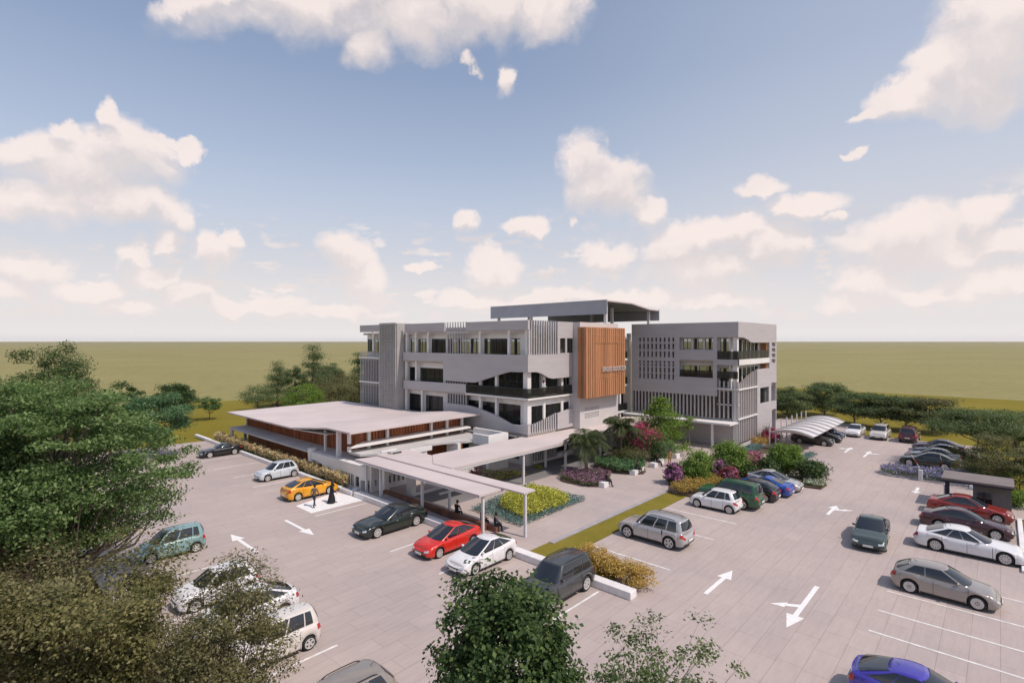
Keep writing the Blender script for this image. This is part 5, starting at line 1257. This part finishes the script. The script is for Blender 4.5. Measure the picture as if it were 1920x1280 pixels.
def rock_ring(x, y, r, n=26, seed=1):
    rng = random.Random(seed); return [(x + r * (1 + .12 * math.sin(3 * 2 * PI * i / n + seed) + rng.uniform(-.03, .03)) * math.cos(2 * PI * i / n), y + r * (1 + .12 * math.sin(3 * 2 * PI * i / n + seed)) * math.sin(2 * PI * i / n)) for i in range(n)]

# -- near trees on the left and at the bottom edge
def at(px, d):            # ground point at depth d under a pixel column
    l = (px - 960) / FPX * d; return CA * l + SA * d, -SA * l + CA * d
x, y = at(85, 25.5); tree('leafy_tree', 'huge broad-leaved green tree filling the left edge', 'tree', x, y, 11.4, 5.35, 'green', 'round', .13, 400, 200, .17, 11, None, 'barkpale', .26, .82, flat=.36, limbs=200)
x, y = at(-45, 23.5); tree('leafy_tree', 'green tree cut by the left edge of the picture, below the huge one', 'tree', x, y, 9.6, 3.8, 'deep', 'round', .2, 110, 240, .18, 12, None, 'barkpale', .2, 1.0, limbs=40)
x, y = at(180, 15.3); tree('olive_tree', 'brownish olive tree with bare twigs low at the left', 'tree', x, y, 6.5, 2.4, 'brown', 'vase', .2, 170, 230, .12, 13, None, 'barkpale', .14, .62, flat=.6, limbs=120)
x, y = at(415, 15.6); tree('olive_tree', 'small-leaved olive tree in front of the cream boxy car', 'tree', x, y, 6.0, 1.95, 'olive', 'round', .15, 170, 190, .095, 14, None, 'bark', .1, .52, flat=.5, limbs=90)
x, y = at(40, 15.6); tree('olive_tree', 'dusky olive tree at the lower left corner', 'tree', x, y, 6.6, 2.6, 'olive', 'vase', .2, 120, 200, .12, 15, None, 'bark', .13, .6, limbs=90)
x, y = at(330, 12.6); tree('olive_tree', 'low khaki olive bush tree at the bottom edge left of the beige estate', 'tree', x, y, 4.1, 1.7, 'dry', 'round', .15, 90, 180, .09, 16, None, 'bark', .07, .5, limbs=50)
x, y = at(150, 12.4); shrub('red-leaved shrub on the mulch in the lower left corner', x, y, 1.3, 2.4, 'red', 17, None, 5200, .11)
x, y = at(40, 12.6); shrub('dark green shrub in the lower left corner beside the red-leaved one', x, y, 1.5, 2.8, 'deep', 18, None, 5200, .11)
x, y = at(330, 18.5); shrub('reddish shrub between the olive trees and parked cars', x, y, 1.0, 2.2, 'red', 19, None, 3600, .1)
x, y = at(955, 13.2); tree('dense_tree', 'dense dark green tree at the bottom centre in front of the white liftback', 'tree', x, y, 7.35, 1.95, 'deep', 'tall', .1, 330, 120, .125, 21, None, 'bark', .11, .38, flat=.8, limbs=60, aspect=.72)
x, y = at(1095, 13.4); shrub('small khaki bush peeping out right of the dense dark tree', x, y, .75, 4.5, 'dry', 22, None, 2600, .085)
x, y = at(1240, 13.0); tree('sparse_tree', 'sparse thin-branched sapling at the bottom edge', 'tree', x, y, 5.9, 1.65, 'dusk', 'vase', .42, 84, 60, .10, 23, None, 'barkpale', .05, .34, flat=.4, limbs=74, aspect=.55)
# -- trees beyond the left lawn
T = [('conical_tree','tall dark pointed tree above the huge leafy one at the far left',98,52,12.3,3.5,'deep','tall',.3,110,160,.2,31),
 ('leafy_tree','brown-tinted tree just below the dark pointed tree',110,44,9.4,3.3,'brown','round',.15,80,180,.22,32),
 ('leafy_tree','blue-green tree left of the round dark one on the lawn',290,58,7.6,3.3,'blue','round',.15,80,230,.24,33),
 ('leafy_tree','dark bushy tree peeping over the huge tree left of the blue-green one',218,62,7.6,2.4,'deep','round',.15,60,200,.24,34),
 ('round_tree','round dark green tree standing on the lawn',333,86,6.3,2.9,'deep','round',.10,110,200,.22,35)]
for nm, lb, px, d, h, rr, mt, sh, cb, nc, per, lf, sd in T:
    x, y = at(px, d); tree(nm, lb, 'tree', x, y, h, rr, mt, sh, cb, nc, per, lf, sd, 'trees on the left lawn', limbs=20)
x, y = G(393, 786); tree('small_tree', 'small bright tree alone on the lawn near the black coupe', 'tree', x, y, 3.7, 1.7, 'green', 'round', .32, 50, 150, .18, 36, 'trees on the left lawn', tr=.06)
# -- trees behind the hall
T = [('spreading_tree','wide dark spreading tree at the left end of the row behind the hall',483,97,4.5,4.2,'dusk','umbrella',.28,60,100,.2,41),
 ('conical_tree','tiered conifer-like tree second in the row behind the hall',521,103,8.6,3.6,'dusk','cone',.06,80,150,.22,42),
 ('columnar_tree','narrow dark green tree between the tiered conifers',554,106,8.6,2.3,'deep','tall',.08,70,140,.2,43),
 ('conical_tree','tallest tiered conifer behind the hall roof',588,110,11.8,4.6,'dusk','cone',.06,110,150,.24,44),
 ('round_tree','bright green bushy tree low behind the hall roof',571,92,5.4,3.8,'bright','round',.06,80,140,.2,45),
 ('leafy_tree','dark domed tree right of the tallest conifer',617,110,9.0,3.8,'dusk','round',.12,80,140,.24,46),
 ('leafy_tree','khaki tree close to the louvre screen of the left wing',650,104,7.0,4.4,'dry','round',.1,80,140,.24,47),
 ('conical_tree','dark tree half hidden by the louvre screen of the left wing',672,112,10.2,3.6,'deep','cone',.06,80,140,.24,48),
 ('leafy_tree','grey-green tree low in the row behind the hall roof',610,98,5.6,4.4,'dry','round',.08,80,140,.22,49)]
for nm, lb, px, d, h, rr, mt, sh, cb, nc, per, lf, sd in T:
    x, y = at(px, d); tree(nm, lb, 'tree', x, y, h, rr, mt, sh, cb, nc, per, lf, sd, 'trees behind the hall', limbs=24)
# -- trees at the right edge of the car park
T = [('leafy_tree','grey-green tree touching the corner of the right wing',1478,90,5.4,3.6,'dusk','round',.08,110,150,.24,51),
 ('leafy_tree','tall grey-green tree behind the carport masts',1545,92,6.0,3.8,'dusk','round',.1,120,150,.24,52),
 ('leafy_tree','low khaki tree between the right wing and carport',1500,92,4.2,2.8,'dry','round',.1,40,110,.2,53),
 ('spreading_tree','spreading tree behind the far end of the carport',1602,82,4.9,3.4,'dusk','umbrella',.18,110,150,.24,54),
 ('spreading_tree','spreading tree on a pale trunk above the cream car',1650,78,4.8,3.2,'dusk','umbrella',.18,110,150,.24,55),
 ('spreading_tree','spreading tree on a forked pale trunk above the wine red off-roader',1698,76,4.7,3.2,'dusk','umbrella',.18,110,150,.24,56),
 ('spreading_tree','khaki spreading tree behind the grey-plum saloon',1748,74,4.7,3.5,'dry','umbrella',.18,110,150,.24,57),
 ('acacia_tree','big flat-topped acacia behind the gatehouse',1832,54,5.6,4.0,'dusk','umbrella',.55,100,220,.18,58),
 ('acacia_tree','flat-topped tree cut by the right edge above the gatehouse roof',1905,55,5.4,3.2,'dusk','umbrella',.35,90,200,.18,59),
 ('leafy_tree','low leafy tree right behind the gatehouse roof',1880,46.5,4.4,2.4,'dry','round',.12,70,180,.16,60)]
for nm, lb, px, d, h, rr, mt, sh, cb, nc, per, lf, sd in T:
    x, y = at(px, d); tree(nm, lb, 'tree', x, y, h, rr, mt, sh, cb, nc, per, lf, sd, 'trees along the right edge', 'barkpale', limbs=34, flat=.38)
for k, (px, d, r, h, mt) in enumerate([(1815,50,1.2,1.5,'dry'),(1850,48,1.3,1.7,'dusk'),(1800,56,1.3,1.6,'dry'),(1905,41,1.0,1.2,'bright'),(1912,45.5,1.3,2.0,'dusk'),(1890,60,2.0,2.6,'dusk')]):
    x, y = at(px, d); shrub(['pale shrub between the lilac bed and acacia trunk','grey-green shrub right of the acacia trunk','pale shrub behind the black saloon','bright shrub on the grass right of the gatehouse','grey-green shrub at the right edge above the grass','large grey-green shrub behind the gatehouse trees'][k], x, y, r, h, mt, 70 + k, None, 1600, .15)

# -- feathery grass strip, golden shrubs, beds
cover('feathery_grass', 'strip of feathery straw-topped grass along the hall', 'grass', [(23.5,41.6),(24.05,41.6),(24.1,49),(24.2,73.5),(23.5,73.5)], .75, 1.4, 17000, ['green', 'straw'], .32, .0, 81, None, 'stuff', upright=.5, top=.5)
for k, (px, py) in enumerate([(1098,1062),(1122,1078),(1148,1089),(1176,1101),(1203,1110)]):
    x, y = G(px, py); x += .35; y += .25
    shrub(['golden shrub touching the charcoal off-roader','golden shrub second from the charcoal off-roader','golden shrub in the middle of the kerb row','golden shrub fourth from the charcoal off-roader','golden shrub at the white kerb end'][k], x, y, .75, 1.15, 'gold', 90 + k, None, 1700, .10, 'golden_shrub', 'shrub', 'golden shrubs at the kerb end')
cover('ground_cover', 'blue-green ground cover around the yellow flowers', 'plants', [(26.9,24.0),(34.9,24.2),(35.0,30.4),(27.0,29.2)], .22, .42, 9000, ['teal'], .16, .1, 82)
cover('yellow_flowers', 'mound of yellow flowers in the blue-green bed', 'flowers', [(27.6,24.5),(32.9,24.3),(34.0,26.0),(34.0,28.6),(31.0,29.0),(28.4,27.6)], .40, .75, 9000, ['yellow'], .15, .15, 83, mound=.9)
cover('garden_bed', 'small bed of yellow flowers before the left wing corner', 'flowers', [(31.8,33.2),(37.6,32.6),(38.0,33.8),(35.5,36.6),(32.4,36.8)], .2, .55, 3000, ['olive', 'yellow'], .14, .1, 84)
shrub('tuft of pinkish grass in the bed before the perforated low wall', 34.0, 36.0, .55, 1.3, 'rose', 95, None, 700, .12, 'grass_tuft', 'grass')
shrub('tiny green tuft at the corner column base of the left wing', 40.6, 34.0, .4, .4, 'yellow', 96, None, 300, .1, 'grass_tuft', 'grass')
BED1, BED2 = (40.2, 27.8), (46.3, 27.9)
mb = MB(); mb.prism([(px_, py_, .1) for px_, py_ in rock_ring(*BED1, 2.25)], (0,0,.12)); tag(mb.build('planting_bed', M['soil']), 'round soil bed under the nearer palm', 'planting bed')
mb = MB(); mb.prism([(px_, py_, .1) for px_, py_ in rock_ring(*BED2, 2.5)], (0,0,.12)); tag(mb.build('planting_bed', M['soil']), 'round soil bed under the farther palm', 'planting bed')
cover('flower_bed_plants', 'mauve flowers and leaves under the nearer palm', 'flowers', rock_ring(*BED1, 2.3, 26, 2), .35, .75, 5200, ['green', 'mauve'], .16, .18, 85, top=.72)
cover('leafy_bed_plants', 'blue-green broad leaves under the farther palm', 'plants', rock_ring(*BED2, 2.5, 26, 2), .45, .95, 5200, ['blue'], .22, .18, 86)
def palm(label, x, y, hcrown, nf, ln, seed):
    rng = random.Random(seed); root = empty('palm_tree', (x, y, .1), 0, label, 'palm', 'palms on the plaza')
    mb = MB(); n = 9
    mb.tube([(.05 * math.sin(i), .03 * i / n, hcrown * i / n) for i in range(n + 1)], [.17 - .05 * i / n + (.018 if i % 2 else 0) for i in range(n + 1)], 10); mb.build('trunk', M['bark'], root, True)
    for k in range(nf):
        a = 2 * PI * k / nf * 2.618 + rng.uniform(-.2, .2); el = rng.uniform(-.05, 1.15); L = ln * rng.uniform(.8, 1.1)
        mb = MB(); pts = []; dx, dy = math.cos(a), math.sin(a)
        for i in range(9):
            s_ = i / 8; r_ = L * (s_ * math.cos(el) * (1 - .12 * s_)); z_ = hcrown + L * (math.sin(el) * s_ - .62 * s_ * s_)
            pts.append(Vector((dx * r_, dy * r_, z_)))
        mb.tube(pts, [.03 * (1 - .8 * i / 8) for i in range(9)], 4, cap=False)
        for i in range(2, 34):
            s_ = i / 34; f = s_ * 8; j = min(7, int(f)); p = pts[j].lerp(pts[j + 1], f - j); t = (pts[j + 1] - pts[j]).normalized()
            w_ = t.cross(Vector((0, 0, 1))).normalized(); ll = L * .30 * math.sin(PI * min(1, s_ * .88 + .12)) ** .7
            for sg in (1, -1):
                q = p + (w_ * sg * .8 + t * .65 + Vector((0, 0, -.5 + rng.uniform(-.15, .1)))).normalized() * ll
                h_ = t * .032
                mb.add([p - h_, p + h_, q + h_ * .3, q - h_ * .3], [(0, 1, 2, 3)])
        mb.build('frond', LEAF['palm'], root)
palm('nearer palm with arching fronds over the mauve flower bed', 41.9, 29.1, 3.1, 34, 3.2, 5)
palm('farther palm with arching fronds beside the bougainvillea', 48.4, 29.2, 3.8, 34, 3.2, 6)
# bougainvillea, tall grasses and the light green tree
x, y = G(1203, 862); tree('bougainvillea', 'big magenta bougainvillea on the plaza', 'bush', x, y, 3.9, 2.5, 'deep', 'round', .1, 90, 110, .16, 101, None, 'bark', .1, .8, ('pink', .5), .7, 20, bloomtop=.48)
shrub('khaki dried grass clump below the bougainvillea', *G(1188, 873), 1.5, 2.2, 'dry', 102, None, 2600, .12)
shrub('brown-pink grass clump behind the farther palm bed', *G(1165, 868), 1.4, 1.5, 'rose', 103, ('brown', .6), 2200, .13)
shrub('dark green shrub under the magenta bougainvillea', *G(1232, 866), 1.1, 1.7, 'deep', 104, None, 1800, .14)
shrub('dark grey-green shrub right of the bougainvillea', *G(1247, 858), 1.2, 1.9, 'blue', 105, None, 1600, .14)
x, y = G(1238, 846); tree('light_green_tree', 'airy light green tree in front of the right wing louvres', 'tree', x, y, 6.2, 3.4, 'bright', 'cone', .22, 84, 120, .24, 106, None, 'barkpale', .1, .85, flat=.4)
tree('light_green_tree', 'low light green sapling left of the right wing canopy post', 'tree', *at(1292, 62), 4.0, 1.0, 'bright', 'umbrella', .5, 12, 80, .17, 107, None, 'barkpale', .05, .5, flat=.35)
# planted island
ISL = [(39.8,20.0),(43.5,18.6),(52.6,10.6),(54.0,12.2),(55.6,16.6),(51.5,21.6),(44.5,22.2)]
mb = MB(); mb.prism([(px_, py_, .012) for px_, py_ in [(41.8,18.7),(44.5,18.2),(50.8,17.3),(51.6,11.4),(53.4,11.3),(54.6,13.5),(54.4,18.4),(50.5,21.3),(44.5,21.9),(41.6,20.6)]], (0, 0, .12)); tag(mb.build('planting_bed', M['soil']), 'long soil bed of the island with the bushes', 'planting bed')
cover('golden_flowers', 'band of golden flowers along the lawn edge', 'flowers', [(41.2,18.9),(43.2,18.2),(49.6,17.9),(49.8,19.6),(44.5,20.4),(41.8,20.5)], .5, .95, 7500, ['olive', 'gold'], .14, .1, 87, top=.45)
IS = [('bush','round light green bush tree above the golden flowers',46.4,20.2,1.3,2.7,'bright',None,3200),
 ('bush','tallest light green bush tree in the island',50.9,18.9,1.45,3.3,'bright',None,4200),
 ('bush','light green bush tree above the silver fastback',55.6,15.2,1.4,3.0,'bright',None,3800),
 ('flowering_bush','slim magenta-pink bush at the plaza end of the golden flowers',44.3,21.3,.75,1.9,'deep',('mauve',.75),1500),
 ('flowering_bush','mauve bush between the two light green bush trees',48.9,19.0,1.0,1.8,'deep',('mauve',.6),1700),
 ('flowering_bush','dusty pink bush right of the tallest light green bush',55.2,18.6,1.2,1.8,'olive',('rose',.7),2200),
 ('flowering_bush','low pink-brown bush at the golden flowers above the green off-roader',48.2,18.0,.8,1.5,'red',('rose',.6),1200),
 ('bush','dark bush behind the silver fastback',53.6,16.2,.95,1.6,'deep',None,2200),
 ('bush','dark bush at the round end of the island',54.6,12.7,1.25,1.7,'deep',None,2200),
 ('bush','dark green bush under the tallest light green bush',51.6,17.5,.9,1.3,'deep',None,1800)]
for k, (nm, lb, x, y, r, h, mt, bl, n) in enumerate(IS): shrub(lb, x, y, r, h, mt, 110 + k, bl, int(n * 1.5), .20, nm, 'bush')
cover('cream_flowers', 'cream flowers at the round end of the island', 'flowers', [(51.7,11.3),(53.3,11.3),(54.4,12.6),(53.4,13.2),(51.8,12.8)], .25, .4, 1500, ['green', 'white'], .13, .1, 88)
# beds near the right wing and carport
mb = MB(); mb.box(58.9, 67.5, 19.8, 22.0, -.02, .06); tag(mb.build('planting_bed', M['soil']), 'soil strip between the right wing and carport', 'planting bed')
cover('low_hedge', 'long blue-green low hedge beside the right wing', 'hedge', [(60.2,20.4),(66.0,20.6),(66.0,21.8),(60.4,21.9)], .5, .8, 3200, ['teal'], .16, .0, 89, kind='thing')
cover('low_hedge', 'short blue-green hedge behind the light green bush tree', 'hedge', [(59.6,15.6),(66.2,14.9),(66.4,15.7),(59.8,16.6)], .35, .6, 1800, ['teal'], .15, .0, 90, kind='thing')
shrub('golden low shrub between the blue-green hedge and carport', 69.3, 22.0, 1.2, .9, 'gold', 130, None, 900, .14)
shrub('magenta bush beside the brown estate and carport', 71.4, 21.4, 1.3, 1.8, 'deep', 131, ('pink', .7), 1500, .15, 'flowering_bush')
shrub('magenta bush right under the near carport mast', 73.4, 21.8, 1.1, 1.5, 'deep', 132, ('pink', .7), 1200, .15, 'flowering_bush')
mb = MB(); mb.prism([(px_, py_, -.01) for px_, py_ in [(61.2,8.0),(62.0,8.9),(64.0,8.6),(65.6,3.4),(65.4,1.9),(61.6,1.9),(61.0,4)]], (0, 0, .1)); tag(mb.build('planting_bed', M['kerbgrey']), 'kerbed bed of lilac flowers by the gatehouse lane', 'planting bed')
cover('lilac_flowers', 'lilac flowers over green leaves by the gatehouse lane', 'flowers', [(61.4,7.9),(62.1,8.7),(63.8,8.4),(65.2,3.4),(65.1,2.1),(61.8,2.1),(61.2,4)], .45, .85, 5200, ['green', 'lilac'], .2, .05, 91, top=.66)
# ------------------------------------------------------------------ people
def person(label, x, y, z, face, pose, top, low, hair='hair', seed=1, h=1.72, scarf=None, robe=None, group=None):
    """one skinned body per figure: joints joined by edges, thickness per joint, clothes by region"""
    k = h / 1.72; root = empty('person', (x, y, z), face, label, 'person', group)
    J = {}; 
    def j(n, p, r): J[n] = (Vector(p) * k, r * k)
    if pose == 'sit':
        hipz = .50; fwd = .0
        j('pelvis',(0,0,hipz+.06),.125); j('belly',(.02,0,hipz+.24),.118); j('chest',(.05,0,hipz+.44),.132); j('neck',(.08,0,hipz+.61),.052)
        for s, n in ((1,'L'),(-1,'R')):
            j('hip'+n,(.06,s*.09,hipz+.04),.095); j('knee'+n,(.46,s*.12,hipz-.01),.062); j('ank'+n,(.50,s*.12,.09),.042); j('toe'+n,(.66,s*.13,.045),.035)
            j('sho'+n,(.05,s*.185,hipz+.52),.06); j('elb'+n,(.16,s*.24,hipz+.27),.045); j('wri'+n,(.36,s*.12,hipz+.13),.032); j('palm'+n,(.43,s*.09,hipz+.115),.030)
        hd = Vector((.13, 0, hipz + .75)) * k
    else:
        st = {'stand': .04, 'walk': .24, 'lean': .05}[pose]; ln = .22 if pose == 'lean' else .03
        j('pelvis',(0,0,.93),.125); j('belly',(.01+ln*.3,0,1.10),.112); j('chest',(.02+ln*.7,0,1.29),.135); j('neck',(.03+ln,0,1.47),.052)
        for s, n in ((1,'L'),(-1,'R')):
            f = st * s
            j('hip'+n,(0,s*.09,.86),.09); j('knee'+n,(f*.6+.03,s*.095,.48),.06); j('ank'+n,(f,s*.095,.085),.04); j('toe'+n,(f+.17,s*.11,.04),.033)
            j('sho'+n,(.02+ln*.85,s*.19,1.39),.058); j('elb'+n,(-f*.5+ln*1.1,s*.222,1.11),.043); j('wri'+n,(-f*.7+.12+ln*1.9,s*.215,.90+ln*.6),.031); j('palm'+n,(-f*.7+.15+ln*2.0,s*.212,.83+ln*.6),.029)
        hd = Vector((.06 + ln * 1.15, 0, 1.60)) * k
    E_ = [('pelvis','belly'),('belly','chest'),('chest','neck')]
    for n in 'LR': E_ += [('pelvis','hip'+n),('hip'+n,'knee'+n),('knee'+n,'ank'+n),('ank'+n,'toe'+n),('chest','sho'+n),('sho'+n,'elb'+n),('elb'+n,'wri'+n),('wri'+n,'palm'+n)]
    names = list(J); me = bpy.data.meshes.new('sk'); me.from_pydata([J[n][0] for n in names], [(names.index(a), names.index(b)) for a, b in E_], [])
    o = bpy.data.objects.new('sk', me); COL.objects.link(o)
    o.modifiers.new('s', 'SKIN'); m2 = o.modifiers.new('d', 'SUBSURF'); m2.levels = m2.render_levels = 2
    for i, n in enumerate(names):
        r = J[n][1]; v = me.skin_vertices[0].data[i]; v.radius = (r, r); v.use_root = (n == 'pelvis')
    bpy.context.view_layer.update()
    dg = bpy.context.evaluated_depsgraph_get(); ev = o.evaluated_get(dg); bm_ = bpy.data.meshes.new_from_object(ev)
    vs = [tuple(v.co) for v in bm_.vertices]; fs = [tuple(p.vertices) for p in bm_.polygons]
    bpy.data.objects.remove(o)
    mb = MB(); mb.add(vs, fs)
    # limbs decide the cloth of each face: 0 top, 1 lower, 2 skin, 3 shoes
    def seg(p, a, b):
        d = b - a; t = max(0, min(1, (p - a).dot(d) / max(1e-9, d.length_squared))); return (p - a - d * t).length
    mi = []
    for f in fs:
        c = sum((Vector(vs[i]) for i in f), Vector()) / len(f)
        best = min(E_, key=lambda e: seg(c, J[e[0]][0], J[e[1]][0]) / (J[e[0]][1] + J[e[1]][1]))
        nm = best[1]; mi.append(2 if nm[:4] in ('palm', 'neck') else 3 if nm[:3] == 'toe' else 1 if nm[:3] in ('hip', 'kne', 'ank') else 0)
    mb.m = mi
    # head with brow, nose, lips, ears; five fingers on each hand
    mb.ball(hd, (.095*k, .078*k, .118*k), 16, 12, 2)
    mb.ball(hd + Vector((.035, 0, -.055)) * k, (.062*k, .058*k, .062*k), 12, 8, 2)
    mb.tube([J['neck'][0] - Vector((0, 0, .03)) * k, hd - Vector((.01, 0, .05)) * k], [.052*k, .05*k], 10, 2)
    mb.tube([hd + Vector((.085, 0, .015)) * k, hd + Vector((.112, 0, -.025)) * k, hd + Vector((.09, 0, -.032)) * k], [.010*k, .016*k, .012*k], 6, 2)
    mb.ball(hd + Vector((.09, 0, -.062)) * k, (.012*k, .026*k, .008*k), 8, 5, 4)
    for s in (1, -1):
        mb.ball(hd + Vector((.084, s * .032, .012)) * k, (.010*k, .014*k, .009*k), 8, 5, 4)
        mb.ball(hd + Vector((.0, s * .08, -.01)) * k, (.022*k, .012*k, .034*k), 8, 5, 2)
    for n, s in (('L', 1), ('R', -1)):
        w_, p_ = J['wri' + n][0], J['palm' + n][0]; d = (p_ - w_).normalized(); sd = Vector((1, 0, 0)) if abs(d.x) < .7 else Vector((0, s, 0)); sd = (sd - d * sd.dot(d)).normalized(); cu = d.cross(sd)
        for i, (off, L) in enumerate(((.028, .072), (.010, .082), (-.009, .077), (-.027, .062))):
            b0 = p_ + sd * off * k + d * .012 * k; b1 = b0 + (d * .9 + cu * .15 * s).normalized() * L * .5 * k; b2 = b1 + (d * .7 + cu * .5 * s).normalized() * L * .5 * k
            mb.tube([b0, b1, b2], [.0085*k, .008*k, .006*k], 6, 2)
        b0 = p_ + sd * .03 * k - d * .02 * k; b1 = b0 + (sd * .7 + d * .6).normalized() * .035 * k; b2 = b1 + (d * .9 + sd * .2).normalized() * .028 * k
        mb.tube([b0, b1, b2], [.011*k, .0095*k, .007*k], 6, 2)
    mb.build('body', [M[top], M[low], M['skin'], M['plastic'], M[hair]], root, True)
    if scarf:
        mb = MB(); mb.lathe([(.0,.135),(.07,.12),(.108,.05),(.112,-.04),(.12,-.13),(.17,-.2),(.2,-.26)], 18, hd - Vector((.028 * k, 0, 0))); mb.build('headscarf', M[scarf], root, True)
    else:
        mb = MB(); prof = [(.0,.13),(.05,.122),(.088,.085),(.100,.03),(.098,-.03),(.075,-.075)]; mb.lathe([(r * k, z_ * k) for r, z_ in prof], 16, hd + Vector((-.018, 0, .002)) * k); mb.build('hair', M[hair], root, True)
    if robe:
        mb = MB(); rows = []
        for z_, rx, ry in ((1.36,.12,.20),(1.2,.135,.17),(1.0,.14,.17),(.8,.17,.18),(.5,.22,.205),(.2,.27,.24),(.03,.31,.27)):
            rows.append([((.02 - .05 * (1.3 - z_) + rx * math.cos(2*PI*i/18) * (1 + .06 * math.sin(5*i + 9*z_))) * k, ry * math.sin(2*PI*i/18) * (1 + .06 * math.cos(4*i)) * k, z_ * k) for i in range(19)])
        mb.grid(rows, flip=True); mb.build('robe', M[robe], root, True, weld=True)
    return root

person('woman in long black robe and headscarf on the white painted bay', 21.0, 38.9, .01, R(-40), 'walk', 'cl_black', 'cl_black', h=1.74, scarf='cl_black', robe='cl_black')
person('man in grey jacket and dark trousers walking on the white painted bay', 19.55, 38.9, .01, R(30), 'walk', 'cl_grey', 'cl_navy', h=1.76)
person('dark-clothed person sitting at the timber ramp nearest the post', 25.14, 28.7, .03, R(10), 'sit', 'cl_black', 'cl_black')
person('dark-clothed person sitting in the middle between the entrance posts', 25.14, 26.1, .03, R(-15), 'sit', 'cl_black', 'cl_black', scarf='cl_black')
person('person in navy sitting nearest the white liftback by the kerb', 25.14, 24.85, .03, R(-40), 'sit', 'cl_navy', 'cl_black')
def cube_seat(x, y, label):
    mb = MB(); mb.box(-.42, .42, -.3, .3, 0, .46); o = mb.build('seat_block', M['kerb'], None, bevel=.025); o.location = (x, y, .11)
    return tag(o, label, 'seat block', 'white seat blocks on the plaza')
for x, y, lb in ((39.35,25.45,'white seat block by the mauve flower bed'),(45.0,25.7,'white seat block by the blue-green leafy bed'),(46.3,25.9,'empty white seat block right of the leafy bed sitter'),
                 (49.0,25.75,'white seat block left of the tan-clothed man'),(50.9,26.1,'white seat block right behind the tan-clothed man'),(54.4,26.0,'white seat block farthest along the plaza')): cube_seat(x, y, lb)
person('person in black sitting on the seat block by the mauve flower bed', 39.6, 25.4, .11, R(-60), 'sit', 'cl_black', 'cl_black')
person('person in black sitting on the seat block by the blue-green leafy bed', 45.25, 25.6, .11, R(-60), 'sit', 'cl_black', 'cl_black')
person('person in black sitting left of the tan-clothed man', 49.25, 25.6, .11, R(-50), 'sit', 'cl_black', 'cl_black')
person('man in tan clothes standing on the plaza by the seat blocks', 50.35, 24.7, .11, R(200), 'stand', 'cl_tan', 'cl_tan', h=1.78)
person('person in black walking under the covered walkway by the palms', 48.6, 31.6, .11, R(190), 'walk', 'cl_black', 'cl_black')
person('person in white shirt leaning at the corner balcony', 43.1, 35.6, 7.0, R(-90), 'lean', 'cl_white', 'cl_grey')
person('person in white shirt on the first-floor bridge between the wings', 59.0, 38.2, 3.45, R(-120), 'walk', 'cl_white', 'cl_navy')
